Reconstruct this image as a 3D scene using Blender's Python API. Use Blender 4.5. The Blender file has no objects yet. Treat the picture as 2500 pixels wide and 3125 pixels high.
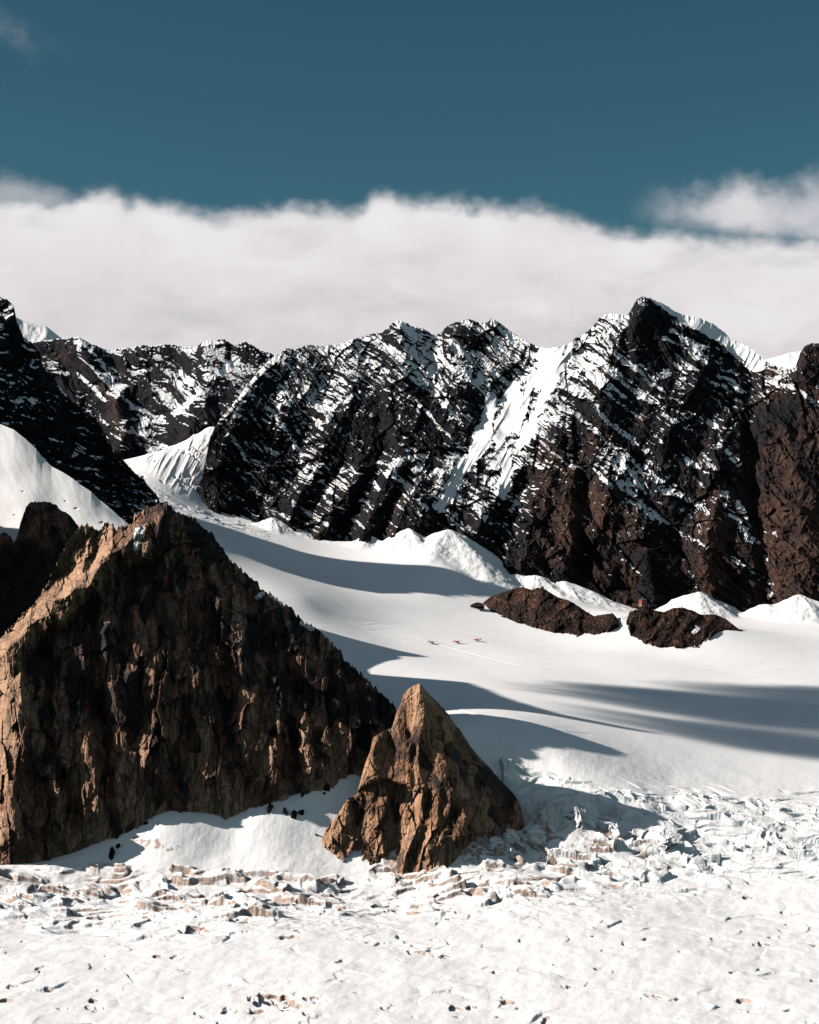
import bpy, bmesh, math, random
import numpy as np
from mathutils import Vector, Matrix

# ------------------------------------------------------------------ camera, sky, sun
scene = bpy.context.scene
F = 1250.0 / math.tan(math.radians(15.0))          # focal length in photo pixels (2500 wide)
cam_data = bpy.data.cameras.new("camera")
cam_data.sensor_fit = 'HORIZONTAL'
cam_data.sensor_width = 36.0
cam_data.lens = 18.0 / math.tan(math.radians(15.0))
cam_data.clip_start = 1.0
cam_data.clip_end = 40000.0
cam = bpy.data.objects.new("camera", cam_data)
scene.collection.objects.link(cam)
cam.location = (0, 0, 0)
cam.rotation_euler = (math.radians(90), 0, 0)
scene.camera = cam

SUN_ELEV, SUN_AZ = 29.0, 6.5                       # azimuth: degrees in front of due left
ce, se = math.cos(math.radians(SUN_ELEV)), math.sin(math.radians(SUN_ELEV))
SUN_DIR = Vector((-ce * math.cos(math.radians(SUN_AZ)), -ce * math.sin(math.radians(SUN_AZ)), se))
sun_data = bpy.data.lights.new("sun", 'SUN')
sun_data.energy = 4.9
sun_data.angle = math.radians(0.5)
sun_data.color = (1.0, 0.915, 0.83)
sun = bpy.data.objects.new("sun", sun_data)
scene.collection.objects.link(sun)
sun.rotation_euler = (-SUN_DIR).to_track_quat('-Z', 'Y').to_euler()

scene.view_settings.view_transform = 'Standard'
scene.view_settings.look = 'None'
scene.view_settings.exposure = 0.46
scene.view_settings.gamma = 1.0
scene.render.engine = 'CYCLES'
scene.cycles.use_denoising = True
scene.cycles.max_bounces = 6
scene.cycles.diffuse_bounces = 0
scene.cycles.glossy_bounces = 1
scene.cycles.volume_bounces = 0
scene.cycles.use_adaptive_sampling = True
scene.cycles.adaptive_threshold = 0.02


class NT:
    """tiny helper for node trees"""
    def __init__(self, tree):
        self.t = tree
        tree.nodes.clear()

    def n(self, kind, **kw):
        nd = self.t.nodes.new(kind)
        for k, v in kw.items():
            setattr(nd, k, v)
        return nd

    def link(self, a, b):
        self.t.links.new(a, b)

    def inp(self, sock, v):
        if isinstance(v, bpy.types.NodeSocket):
            self.link(v, sock)
        else:
            sock.default_value = v

    def math(self, op, a, b=0.0, c=0.0, clamp=False):
        nd = self.n('ShaderNodeMath', operation=op, use_clamp=clamp)
        self.inp(nd.inputs[0], a); self.inp(nd.inputs[1], b); self.inp(nd.inputs[2], c)
        return nd.outputs[0]

    def mix(self, fac, a, b, mode='MIX'):
        nd = self.n('ShaderNodeMix', data_type='RGBA', blend_type=mode)
        self.inp(nd.inputs[0], fac); self.inp(nd.inputs[6], a); self.inp(nd.inputs[7], b)
        return nd.outputs[2]

    def smooth(self, v, lo, hi, a=0.0, b=1.0):
        nd = self.n('ShaderNodeMapRange', interpolation_type='SMOOTHSTEP')
        self.inp(nd.inputs[0], v); self.inp(nd.inputs[1], lo); self.inp(nd.inputs[2], hi)
        nd.inputs[3].default_value = a; nd.inputs[4].default_value = b
        return nd.outputs[0]

    def noise(self, vec, scale, detail=5.0, rough=0.55, distortion=0.0):
        nd = self.n('ShaderNodeTexNoise')
        self.inp(nd.inputs['Vector'], vec)
        nd.inputs['Scale'].default_value = scale
        nd.inputs['Detail'].default_value = detail
        nd.inputs['Roughness'].default_value = rough
        nd.inputs['Distortion'].default_value = distortion
        return nd.outputs['Fac']

    def attr(self, name):
        return self.n('ShaderNodeAttribute', attribute_name=name).outputs['Fac']

    def scalevec(self, vec, s):
        nd = self.n('ShaderNodeVectorMath', operation='MULTIPLY')
        self.inp(nd.inputs[0], vec); nd.inputs[1].default_value = s
        return nd.outputs[0]


def col(r, g, b):
    """sRGB 0-255 -> linear rgba"""
    f = lambda c: (c / 255 / 12.92) if c / 255 <= 0.04045 else ((c / 255 + 0.055) / 1.055) ** 2.4
    return (f(r), f(g), f(b), 1.0)


EXPO = 2 ** scene.view_settings.exposure


def sky_col(r, g, b):
    c = col(r, g, b)
    return (c[0] / EXPO, c[1] / EXPO, c[2] / EXPO, 1.0)


world = bpy.data.worlds.new("World")
scene.world = world
world.use_nodes = True
w = NT(world.node_tree)
tc = w.n('ShaderNodeTexCoord')
sep = w.n('ShaderNodeSeparateXYZ'); w.link(tc.outputs['Generated'], sep.inputs[0])
sx, sy, sz = sep.outputs
hyp = w.math('SQRT', w.math('ADD', w.math('MULTIPLY', sx, sx), w.math('MULTIPLY', sy, sy)))
az = w.math('ARCTAN2', sx, sy)                      # 0 = north (towards the range)
el = w.math('ARCTAN2', sz, hyp)
sky = w.n('ShaderNodeTexSky', sky_type='NISHITA')
sky.sun_disc = False
sky.sun_elevation = math.radians(SUN_ELEV)
sky.sun_rotation = math.radians(-90 - SUN_AZ)
sky.altitude = 1800
sky.dust_density = 0.4
skyv = w.n('ShaderNodeVectorMath', operation='MULTIPLY')
w.link(sky.outputs[0], skyv.inputs[0])
SKY_TINT = (0.0166, 0.0318, 0.0294)
skyv.inputs[1].default_value = SKY_TINT
skyc = skyv.outputs[0]


def azel(px, py):
    return math.atan((px - 1250) / F), math.atan2((1562.5 - py), math.hypot(F, px - 1250))


A0, A1 = -0.30, 0.30
azn = w.math('DIVIDE', w.math('SUBTRACT', az, A0), A1 - A0, clamp=True)
EMAX = 0.30


def profile(pts):
    """elevation of a cloud outline as a function of azimuth (float curve)"""
    nd = w.n('ShaderNodeFloatCurve')
    w.link(azn, nd.inputs['Value'])
    c = nd.mapping.curves[0]
    nd.mapping.use_clip = True
    q = []
    for px, py in pts:
        a, e = azel(px, py)
        q.append(((a - A0) / (A1 - A0), max(0.0, e / EMAX)))
    q = [(0.0, q[0][1])] + q + [(1.0, q[-1][1])]
    c.points[0].location = q[0]; c.points[1].location = q[-1]
    for p in q[1:-1]:
        c.points.new(*p)
    for p in c.points:
        p.handle_type = 'AUTO'
    nd.mapping.update()
    return w.math('MULTIPLY', nd.outputs[0], EMAX)


cvec = w.n('ShaderNodeCombineXYZ')
w.link(az, cvec.inputs[0]); w.link(el, cvec.inputs[1])
cv = cvec.outputs[0]
n_big = w.noise(cv, 16.0, 6.0, 0.55, 0.2)
n_mid = w.noise(cv, 34.0, 4.0, 0.5, 0.1)
n_fin = w.noise(w.scalevec(cv, (1.0, 1.4, 1.0)), 95.0, 5.0, 0.5, 0.2)
main = profile([(-60, 606), (0, 609), (94, 602), (210, 598), (261, 584), (348, 591), (391, 613), (427, 598), (471, 613), (543, 631),
                (616, 642), (667, 656), (725, 642), (833, 627), (1014, 631), (1109, 620), (1130, 598), (1250, 606),
                (1395, 606), (1525, 620), (1569, 631), (1612, 622), (1699, 640), (1772, 660), (1866, 690), (1946, 706),
                (2047, 700), (2192, 706), (2337, 716), (2500, 716), (2560, 716)])
wob = w.math('ADD', w.math('MULTIPLY', w.math('SUBTRACT', n_mid, 0.5), 0.017), w.math('MULTIPLY', w.math('SUBTRACT', n_fin, 0.5), 0.009))
d_main = w.math('ADD', w.math('SUBTRACT', main, el), wob)
dens_main = w.math('POWER', w.smooth(d_main, -0.006, 0.012), 1.15)
ptop = profile([(1850, 705), (1905, 640), (1940, 592), (1975, 572), (2040, 585), (2105, 562), (2214, 534), (2243, 522), (2301, 534), (2380, 552), (2409, 532), (2500, 506), (2560, 500)])
d_puff = w.math('ADD', w.math('SUBTRACT', ptop, el), w.math('MULTIPLY', wob, 1.5))
puff = w.smooth(d_puff, -0.006, 0.024)
pbot = profile([(1850, 640), (1960, 668), (2100, 690), (2300, 715), (2500, 735)])
puff = w.math('MULTIPLY', puff, w.smooth(w.math('ADD', w.math('SUBTRACT', el, pbot), wob), -0.010, 0.012))
puff = w.math('MULTIPLY', puff, w.smooth(az, 0.132, 0.205))
puff = w.math('MULTIPLY', puff, w.smooth(n_big, 0.25, 0.55, 0.72, 1.0))
vtop = profile([(0, 540), (100, 556), (217, 586), (300, 600), (420, 640)])
veil = w.math('MULTIPLY', w.smooth(w.math('ADD', w.math('SUBTRACT', vtop, el), wob), -0.006, 0.010), w.smooth(az, -0.165, -0.215))
veil = w.math('MULTIPLY', veil, 0.5)
# faint cirrus wisps high on the left
wa = w.math('SUBTRACT', w.math('ADD', w.math('MULTIPLY', az, 0.55), el), 0.2945 - 0.1385)
wisp = w.math('MULTIPLY', w.smooth(w.math('ABSOLUTE', w.math('ADD', wa, w.math('MULTIPLY', wob, 0.9))), 0.016, 0.0),
              w.math('MULTIPLY', w.smooth(az, -0.20, -0.25), w.smooth(n_mid, 0.40, 0.7)))
wisp = w.math('MULTIPLY', wisp, 0.13)
dens = w.math('MAXIMUM', w.math('MAXIMUM', dens_main, puff), w.math('MAXIMUM', veil, wisp))
front = w.smooth(w.math('ABSOLUTE', az), 1.0, 0.6)
dens = w.math('MULTIPLY', dens, front)
# colour of the bank: whiter near its top, greyer and pinker in its body
low = w.smooth(d_main, 0.0, 0.085)
body = w.mix(low, sky_col(237, 234, 236), sky_col(214, 208, 210))
n_bil = w.noise(w.scalevec(cv, (1.0, 2.6, 1.0)), 11.0, 5.0, 0.5, 0.3)
body = w.mix(w.smooth(n_big, 0.38, 0.66), body, sky_col(226, 222, 223))
body = w.mix(w.math('MULTIPLY', w.smooth(n_bil, 0.50, 0.68), 0.7), body, sky_col(200, 197, 202))
body = w.mix(w.math('MULTIPLY', w.smooth(n_bil, 0.48, 0.32), 0.6), body, sky_col(238, 235, 236))
hi_c = w.mix(w.smooth(n_mid, 0.3, 0.7), sky_col(188, 191, 198), sky_col(218, 215, 219))
body = w.mix(w.math('MULTIPLY', w.smooth(dens_main, 0.9, 0.2), 0.8), body, hi_c)
n_back = w.noise(tc.outputs['Generated'], 2.6, 6.0, 0.55, 0.4)  # unseen bright clouds behind the camera, added to fill the shaded snow
back_fill = w.math('MULTIPLY', w.smooth(n_back, 0.50, 0.66), w.math('MULTIPLY', w.smooth(w.math('ABSOLUTE', az), 0.9, 1.5), w.smooth(el, 0.08, 0.30)))
final = w.mix(w.math('MULTIPLY', back_fill, 0.85), w.mix(dens, skyc, body), sky_col(226, 222, 224))
bg = w.n('ShaderNodeBackground'); w.link(final, bg.inputs['Color']); bg.inputs['Strength'].default_value = 1.0
wo = w.n('ShaderNodeOutputWorld'); w.link(bg.outputs[0], wo.inputs['Surface'])

# ------------------------------------------------------------------ numpy helpers
COL = scene.collection
f32 = np.float32


def _h(ix, iy, seed):
    h = (ix.astype(np.int64) * 374761393 + iy.astype(np.int64) * 668265263 + seed * 974634777) & 0xFFFFFFFF
    h = h.astype(np.uint32)
    h ^= h >> np.uint32(15); h *= np.uint32(2246822519); h ^= h >> np.uint32(13); h *= np.uint32(3266489917); h ^= h >> np.uint32(16)
    return h


_G = np.stack([np.cos(np.arange(64) * math.pi / 32), np.sin(np.arange(64) * math.pi / 32)], 1).astype(f32) * 1.45


def pn(x, y, seed=0):
    """Perlin noise, about -1..1"""
    x = np.asarray(x, f32); y = np.asarray(y, f32)
    x0 = np.floor(x); y0 = np.floor(y)
    fx = x - x0; fy = y - y0
    ix = x0.astype(np.int32); iy = y0.astype(np.int32)
    u = fx * fx * fx * (fx * (fx * 6 - 15) + 10); v = fy * fy * fy * (fy * (fy * 6 - 15) + 10)

    def c(dx, dy):
        g = _G[(_h(ix + dx, iy + dy, seed) & np.uint32(63)).astype(np.int32)]
        return g[..., 0] * (fx - dx) + g[..., 1] * (fy - dy)
    a = c(0, 0); b = c(1, 0); a += u * (b - a)
    d = c(0, 1); e = c(1, 1); d += u * (e - d)
    return a + v * (d - a)


def fbm(x, y, oct=5, seed=0, gain=0.5, lac=2.03):
    s = 0; a = 1.0; t = 0
    for o in range(oct):
        s = s + a * pn(x, y, seed + o * 17); t += a
        x = x * lac + 13.7; y = y * lac + 7.3; a *= gain
    return s / t * 1.6


def ridged(x, y, oct=5, seed=0, gain=0.5, lac=2.07):
    s = 0; a = 1.0; t = 0; wgt = 1.0
    for o in range(oct):
        n = 1 - np.abs(pn(x, y, seed + o * 31)) * 1.6
        n = np.clip(n, 0, 1) ** 2 * wgt
        wgt = np.clip(n * 1.6, 0, 1)
        s = s + a * n; t += a
        x = x * lac + 5.1; y = y * lac + 11.9; a *= gain
    return s / t


def planes(x, y, seed=0, tilt=0.8, jit=0.9, joint=False):
    """broken facets: every cell of a jittered lattice is its own tilted plane; also returns the cell id noise"""
    x = np.asarray(x, f32); y = np.asarray(y, f32)
    ix = np.floor(x).astype(np.int32); iy = np.floor(y).astype(np.int32)
    best = np.full(x.shape, 9e9, f32); sec = np.full(x.shape, 9e9, f32); val = np.zeros(x.shape, f32); cid = np.zeros(x.shape, f32)
    for dx in (-1, 0, 1):
        for dy in (-1, 0, 1):
            h = _h(ix + dx, iy + dy, seed)
            r1 = (h & np.uint32(255)).astype(f32) / 255 - 0.5
            r2 = ((h >> np.uint32(8)) & np.uint32(255)).astype(f32) / 255 - 0.5
            r3 = ((h >> np.uint32(16)) & np.uint32(255)).astype(f32) / 255 - 0.5
            h2 = _h(iy + dy, ix + dx, seed + 7)
            r4 = (h2 & np.uint32(255)).astype(f32) / 255 - 0.5
            r5 = ((h2 >> np.uint32(8)) & np.uint32(255)).astype(f32) / 255 - 0.5
            ex = x - (ix + dx + 0.5 + r1 * jit); ey = y - (iy + dy + 0.5 + r2 * jit)
            d = ex * ex + ey * ey
            m = d < best
            if joint: sec = np.minimum(sec, np.where(m, best, d))
            best = np.where(m, d, best)
            val = np.where(m, r3 * 1.2 + (r4 * ex + r5 * ey) * 2 * tilt, val)
            cid = np.where(m, r3 + 0.5, cid)
    if joint:
        return val, cid, np.sqrt(sec) - np.sqrt(best)
    return val, cid


def sst(a, b, x):
    t = np.clip((x - a) / (b - a), 0, 1)
    return t * t * (3 - 2 * t)


def dist_poly(PX, PY, pts, rad):
    """distance (in photo pixels) to a polyline, only where it is < rad; elsewhere rad"""
    out = np.full(PX.shape, rad, f32)
    p = np.asarray(pts, f32)
    sel = (PX > p[:, 0].min() - rad) & (PX < p[:, 0].max() + rad) & (PY > p[:, 1].min() - rad) & (PY < p[:, 1].max() + rad)
    if not sel.any():
        return out
    x = PX[sel]; y = PY[sel]; best = np.full(x.shape, rad, f32)
    if len(p) == 1:
        best = np.minimum(best, np.hypot(x - p[0, 0], y - p[0, 1]))
    for (x0, y0), (x1, y1) in zip(p[:-1], p[1:]):
        dx, dy = x1 - x0, y1 - y0
        t = np.clip(((x - x0) * dx + (y - y0) * dy) / (dx * dx + dy * dy + 1e-6), 0, 1)
        best = np.minimum(best, np.hypot(x - x0 - t * dx, y - y0 - t * dy))
    out[sel] = best
    return out


def in_poly(PX, PY, pts):
    out = np.zeros(PX.shape, bool)
    p = np.asarray(pts, f32)
    sel = (PX >= p[:, 0].min()) & (PX <= p[:, 0].max()) & (PY >= p[:, 1].min()) & (PY <= p[:, 1].max())
    x = PX[sel]; y = PY[sel]; r = np.zeros(x.shape, bool)
    j = len(p) - 1
    for i in range(len(p)):
        xi, yi = p[i]; xj, yj = p[j]
        c = ((yi > y) != (yj > y)) & (x < (xj - xi) * (y - yi) / (yj - yi + 1e-9) + xi)
        r ^= c; j = i
    out[sel] = r
    return out


def tent(d, wd):
    return np.clip(1 - d / wd, 0, 1)


def W(px, py, D):
    """a direction of the photo at distance D -> a point of the place"""
    return Vector(((px - 1250) / F * D, D, (1562.5 - py) / F * D))


def ip(x, pts, k=1):
    p = sorted(pts)
    return np.interp(x, [q[0] for q in p], [q[k] for q in p])


def grid_mesh(name, P, mat, attrs=None, smooth=False, close=False):
    """P (rows, cols, 3) -> one mesh object"""
    r, c = P.shape[:2]
    me = bpy.data.meshes.new(name)
    idx = np.arange(r * c, dtype=np.int32).reshape(r, c)
    q = np.stack([idx[:-1, :-1], idx[:-1, 1:], idx[1:, 1:], idx[1:, :-1]], -1).reshape(-1, 4)
    me.vertices.add(r * c)
    me.vertices.foreach_set('co', np.ascontiguousarray(P, f32).ravel())
    me.loops.add(q.size)
    me.loops.foreach_set('vertex_index', q.ravel())
    me.polygons.add(len(q))
    me.polygons.foreach_set('loop_start', np.arange(0, q.size, 4, dtype=np.int32))
    me.polygons.foreach_set('loop_total', np.full(len(q), 4, np.int32))
    me.polygons.foreach_set('use_smooth', np.full(len(q), smooth, bool))
    me.update(calc_edges=True)
    for k, v in (attrs or {}).items():
        a = me.attributes.new(k, 'FLOAT', 'POINT')
        a.data.foreach_set('value', np.ascontiguousarray(v, f32).ravel())
    me.materials.append(mat)
    ob = bpy.data.objects.new(name, me)
    COL.objects.link(ob)
    return ob


def normals(P):
    du = np.gradient(P, axis=1); dv = np.gradient(P, axis=0)
    n = np.cross(du, dv)
    return n / (np.linalg.norm(n, axis=-1, keepdims=True) + 1e-9)


def blur(a, k):
    """box blur"""
    for ax in (0, 1):
        pad = [(k + 1, k) if i == ax else (0, 0) for i in range(a.ndim)]
        c = np.cumsum(np.pad(a, pad, mode='edge'), axis=ax, dtype=np.float64)
        n = a.shape[ax]
        hi = np.take(c, np.arange(2 * k + 1, 2 * k + 1 + n), axis=ax)
        lo = np.take(c, np.arange(0, n), axis=ax)
        a = ((hi - lo) / (2 * k + 1)).astype(f32)
    return a


def tag(o, label, cat, group=None, kind=None):
    o['label'] = label
    o['category'] = cat
    if group: o['group'] = group
    if kind: o['kind'] = kind
    return o


# ------------------------------------------------------------------ materials
def principled(nt, base, rough=0.85, spec=0.15, normal=None):
    b = nt.n('ShaderNodeBsdfPrincipled')
    nt.inp(b.inputs['Base Color'], base)
    nt.inp(b.inputs['Roughness'], rough)
    b.inputs['Specular IOR Level'].default_value = spec
    if normal is not None:
        nt.link(normal, b.inputs['Normal'])
    o = nt.n('ShaderNodeOutputMaterial')
    nt.link(b.outputs[0], o.inputs['Surface'])
    return b


def new_mat(name):
    m = bpy.data.materials.new(name)
    m.use_nodes = True
    return m, NT(m.node_tree)


def rock_mat(name, dark, brown, pale, sc, stretch=(1, 1, 0.35), streak=0.0, snow=True, bump=0.3):
    m, t = new_mat(name)
    pos = t.n('ShaderNodeNewGeometry').outputs['Position']
    v = t.scalevec(pos, stretch)
    n1 = t.noise(v, 0.03 * sc, 8.0, 0.65, 0.6)
    n2 = t.noise(pos, 0.16 * sc, 8.0, 0.7, 0.3)
    tone = t.attr('tone')
    f = t.math('ADD', tone, t.math('MULTIPLY', t.math('SUBTRACT', n1, 0.5), 1.6))
    c = t.mix(t.smooth(f, 0.15, 0.75), dark, brown)
    c = t.mix(t.math('MULTIPLY', t.smooth(t.math('ADD', n2, t.math('MULTIPLY', t.math('SUBTRACT', tone, 0.5), 0.5)), 0.52, 0.78), 0.75), c, pale)
    # dark lichen and water streaks running down the face
    if streak > 0:
        s = t.noise(t.scalevec(pos, (1.0, 1.0, 0.05)), 0.12 * sc, 7.0, 0.62, 0.4)
        s2 = t.noise(t.scalevec(pos, (1.0, 1.0, 0.15)), 0.02 * sc, 4.0, 0.6, 0.4)
        k = t.math('MULTIPLY', t.smooth(t.math('ADD', s, t.math('MULTIPLY', t.math('SUBTRACT', s2, 0.5), 0.8)), 0.46, 0.66), streak)
        c = t.mix(k, c, dark)
    n3 = t.noise(pos, 0.6 * sc, 4.0, 0.7)
    c = t.mix(t.smooth(n3, 0.35, 0.7, 0.25, 0.0), c, (0.006, 0.006, 0.007, 1))
    if snow:
        sn = t.math('ADD', t.attr('snow'), t.math('MULTIPLY', t.math('SUBTRACT', n3, 0.5), 0.2))
        c = t.mix(t.smooth(sn, 0.44, 0.56), c, (0.84, 0.85, 0.87, 1))
    b = t.n('ShaderNodeBump'); b.inputs['Strength'].default_value = bump; b.inputs['Distance'].default_value = 1.2
    t.link(t.noise(pos, 0.35 * sc, 6.0, 0.7), b.inputs['Height'])
    principled(t, c, 0.9, 0.1, b.outputs[0])
    return m


def snow_mat(name):
    m, t = new_mat(name)
    pos = t.n('ShaderNodeNewGeometry').outputs['Position']
    n1 = t.noise(pos, 0.01, 6.0, 0.6)
    n2 = t.noise(pos, 0.25, 6.0, 0.65, 0.5)
    c = t.mix(n1, (0.84, 0.845, 0.86, 1), (0.89, 0.89, 0.895, 1))
    # thin film of dust
    c = t.mix(t.smooth(t.math('ADD', t.attr('film'), t.math('MULTIPLY', t.math('SUBTRACT', n2, 0.5), 0.5)), 0.2, 1.0, 0.0, 0.5), c, (0.60, 0.52, 0.48, 1))
    # old blue-grey ice on broken walls, plus the painted blue shade of the hollow
    c = t.mix(t.smooth(t.math('ADD', t.attr('ice'), t.math('MULTIPLY', t.math('SUBTRACT', n2, 0.5), 0.6)), 0.35, 0.75), c, (0.70, 0.77, 0.79, 1))
    dd = t.math('ADD', t.attr('dirt'), t.math('MULTIPLY', t.math('SUBTRACT', n2, 0.5), 0.7))
    dc = t.mix(t.smooth(n2, 0.36, 0.56), (0.22, 0.155, 0.13, 1), (0.50, 0.395, 0.34, 1))
    c = t.mix(t.smooth(dd, 0.42, 0.66), c, dc)
    b = t.n('ShaderNodeBump'); b.inputs['Strength'].default_value = 0.35; b.inputs['Distance'].default_value = 0.5
    t.link(t.noise(pos, 0.5, 5.0, 0.6), b.inputs['Height'])
    principled(t, c, 0.7, 0.2, b.outputs[0])
    return m


def plain_mat(name, c, rough=0.6, var=0.25, sc=2.0):
    m, t = new_mat(name)
    tcx = t.n('ShaderNodeTexCoord').outputs['Object']
    n1 = t.noise(tcx, sc, 5.0, 0.6)
    k = 1 - var
    cc = t.mix(n1, (c[0] * k, c[1] * k, c[2] * k, 1), (c[0], c[1], c[2], 1))
    principled(t, cc, rough, 0.3)
    return m


M_FAR = rock_mat('schist_far', (0.012, 0.0125, 0.016, 1), (0.066, 0.038, 0.030, 1), (0.13, 0.078, 0.058, 1), 0.8)
M_DARK = rock_mat('schist_dark', (0.013, 0.014, 0.018, 1), (0.030, 0.024, 0.022, 1), (0.045, 0.036, 0.034, 1), 0.9)
M_CLIFF = rock_mat('granite_cliff', (0.033, 0.030, 0.032, 1), (0.30, 0.160, 0.110, 1), (0.60, 0.385, 0.255, 1), 1.6, streak=0.62)
M_PIN = rock_mat('granite_pinnacle', (0.055, 0.043, 0.040, 1), (0.41, 0.215, 0.12, 1), (0.58, 0.36, 0.235, 1), 2.0, streak=0.75, snow=False)
M_NUN = rock_mat('moraine_rock', (0.020, 0.015, 0.014, 1), (0.10, 0.050, 0.034, 1), (0.24, 0.13, 0.085, 1), 1.6, stretch=(1, 1, 1))
M_SNOW = snow_mat('glacier_snow')

# ------------------------------------------------------------------ relief: a mountain face with crest, foot, back slope
EXTRA = []          # foot points handed to the glacier as control points


def relief(name, crest, base, dbase, dcrest, px0, px1, step, rows, mat, disp, paint, prof=1.0, back=(1.0, 350), sink=40, crest_fade=0.05, side=0.0, foot=0.0, smw=24, foot_fade=0.0, jag=0.0, jag_seed=3, nback=40):
    px = np.arange(px0, px1 + step, step, dtype=np.float64)
    yc = ip(px, crest); yb = ip(px, base) + foot
    kz = max(1, int(smw / step))
    sm2 = lambda a: np.convolve(np.pad(a, 2 * kz, mode='edge'), np.convolve(np.ones(2 * kz + 1), np.ones(2 * kz + 1)) / (2 * kz + 1) ** 2, mode='valid')
    ycs = np.minimum(sm2(yc), yb - 0.5); ybs = sm2(yb)
    yr = yc - ycs; yrb = yb - ybs; yc = ycs; yb = ybs
    yj = yc * 0
    if jag > 0:
        yj = jag * (fbm(px / 9.0, px * 0, 4, jag_seed) + 0.6 * planes(px / 6.0, px * 0 + 0.5, jag_seed + 1)[0])
    yc = np.minimum(yc, yb - 0.5)
    kq = max(1, int(22 / step))
    sm1 = lambda a: np.convolve(np.pad(a, 2 * kq, mode='edge'), np.convolve(np.ones(2 * kq + 1), np.ones(2 * kq + 1)) / (2 * kq + 1) ** 2, mode='valid')
    Db = sm1(ip(px, dbase)); Dc = sm1(ip(px, dcrest))
    v = np.linspace(0, 1, rows)[:, None]
    zb = (1562.5 - yb) / F * Db; zc = (1562.5 - yc) / F * Dc
    Xb = (px - 1250) / F * Db; Xc = (px - 1250) / F * Dc
    hv = v ** prof
    P = np.stack([Xb + (Xc - Xb) * hv, Db + (Dc - Db) * hv, zb + (zc - zb) * v - (yj * sst(0.965, 1.0, v) * np.clip((zc - zb) / 30, 0, 1) + yr * sst(0.72, 1.0, v)) / F * Dc - yrb * sst(0.28, 0.0, v) / F * Db], -1)
    H = (zc - zb)[None, :]
    PX = np.broadcast_to(px, P.shape[:2]).astype(f32)
    PY = (1562.5 - P[..., 2] / P[..., 1] * F).astype(f32)
    n = -P / np.linalg.norm(P, axis=-1, keepdims=True)
    d = disp(PX, PY, P[..., 0].astype(f32), P[..., 2].astype(f32), np.broadcast_to(v, PX.shape).astype(f32))
    fade = np.minimum(1, (1 - v) / crest_fade) * 0.5 + 0.5
    edge = np.clip(H / 40.0, 0, 1)
    if side > 0:
        edge = edge * sst(0, side, PX - px0) * sst(0, side, px1 - PX)
    d = d * fade * edge * (1 - foot_fade * sst(0.14, 0.0, v))
    Q = P + n * d[..., None]
    N = normals(Q)
    N[N[..., 1] > 0] *= -1
    PXq = (1250 + F * Q[..., 0] / Q[..., 1]).astype(f32); PYq = (1562.5 - F * Q[..., 2] / Q[..., 1]).astype(f32)
    attrs = paint(PXq, PYq, Q, N, d, np.broadcast_to(v, PX.shape))
    # foot sunk into the ice, back slope behind the crest
    low = Q[:1].copy(); low[..., 2] -= sink; low[..., 1] -= 2
    tb = np.linspace(0, 1, nback + 1)[1:, None]
    run, drop = back
    top = Q[-1]
    bx = np.broadcast_to(top[None, :, 0], (nback, len(px)))
    by = top[None, :, 1] + tb * drop * run
    bz = top[None, :, 2] - tb * drop + 14 * np.minimum(tb * 6, 1) * fbm(bx / 60, by / 60, 4, 91)
    B = np.stack([bx, by, bz], -1)
    G = np.concatenate([low, Q, B], 0)
    at = {}
    for k, a in attrs.items():
        at[k] = np.concatenate([a[:1], a, np.repeat(a[-1:], nback, 0)], 0)
    ob = grid_mesh(name, G, mat, at)
    return ob


def strokes(PX, PY, lst, nz):
    """painted snow gullies and ramps: list of (halfwidth, points)"""
    s = np.zeros(PX.shape, f32)
    for wd, pts in lst:
        rad = wd * 2.2
        d = dist_poly(PX, PY, pts, rad) + nz * wd * 0.9
        s = np.maximum(s, 1 - sst(wd * 0.55, wd * 1.35, d))
    return s

Q = 1.0          # mesh density of the big faces

# ------------------------------------------------------------------ the far range (middle and right massif)
FAR_CREST = [(596, 1500), (610, 1482), (625, 1420), (640, 1335), (662, 1290), (700, 1245), (740, 1195), (790, 1130), (837, 1086), (850, 1083),
             (857, 1077), (871, 1062), (889, 1063), (899, 1069), (937, 1051), (958, 1055), (993, 1058), (1010, 1051), (1028, 1053), (1056, 1043),
             (1070, 1036), (1101, 1029), (1128, 1022), (1142, 1015), (1163, 1017), (1187, 997), (1201, 983), (1222, 977), (1239, 985), (1253, 994),
             (1274, 999), (1291, 1001), (1323, 1022), (1350, 1015), (1357, 1001), (1378, 987), (1406, 980), (1430, 973), (1458, 982), (1486, 985),
             (1500, 971), (1510, 975), (1535, 992), (1559, 1011), (1587, 1032), (1622, 1050), (1643, 1058), (1670, 1064), (1700, 1059), (1739, 1050),
             (1750, 1033), (1774, 1026), (1788, 1016), (1809, 998), (1823, 977), (1840, 962), (1871, 956), (1906, 963), (1923, 953), (1930, 936),
             (1944, 915), (1958, 904), (1983, 908), (2028, 929), (2063, 951), (2101, 965), (2132, 970), (2170, 984), (2178, 988), (2213, 1016),
             (2230, 1033), (2283, 1057), (2317, 1085), (2345, 1106), (2366, 1115), (2411, 1127), (2429, 1118), (2443, 1078), (2456, 1056), (2480, 1047),
             (2500, 1047), (2560, 1020), (2660, 1010), (2800, 1060)]
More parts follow.
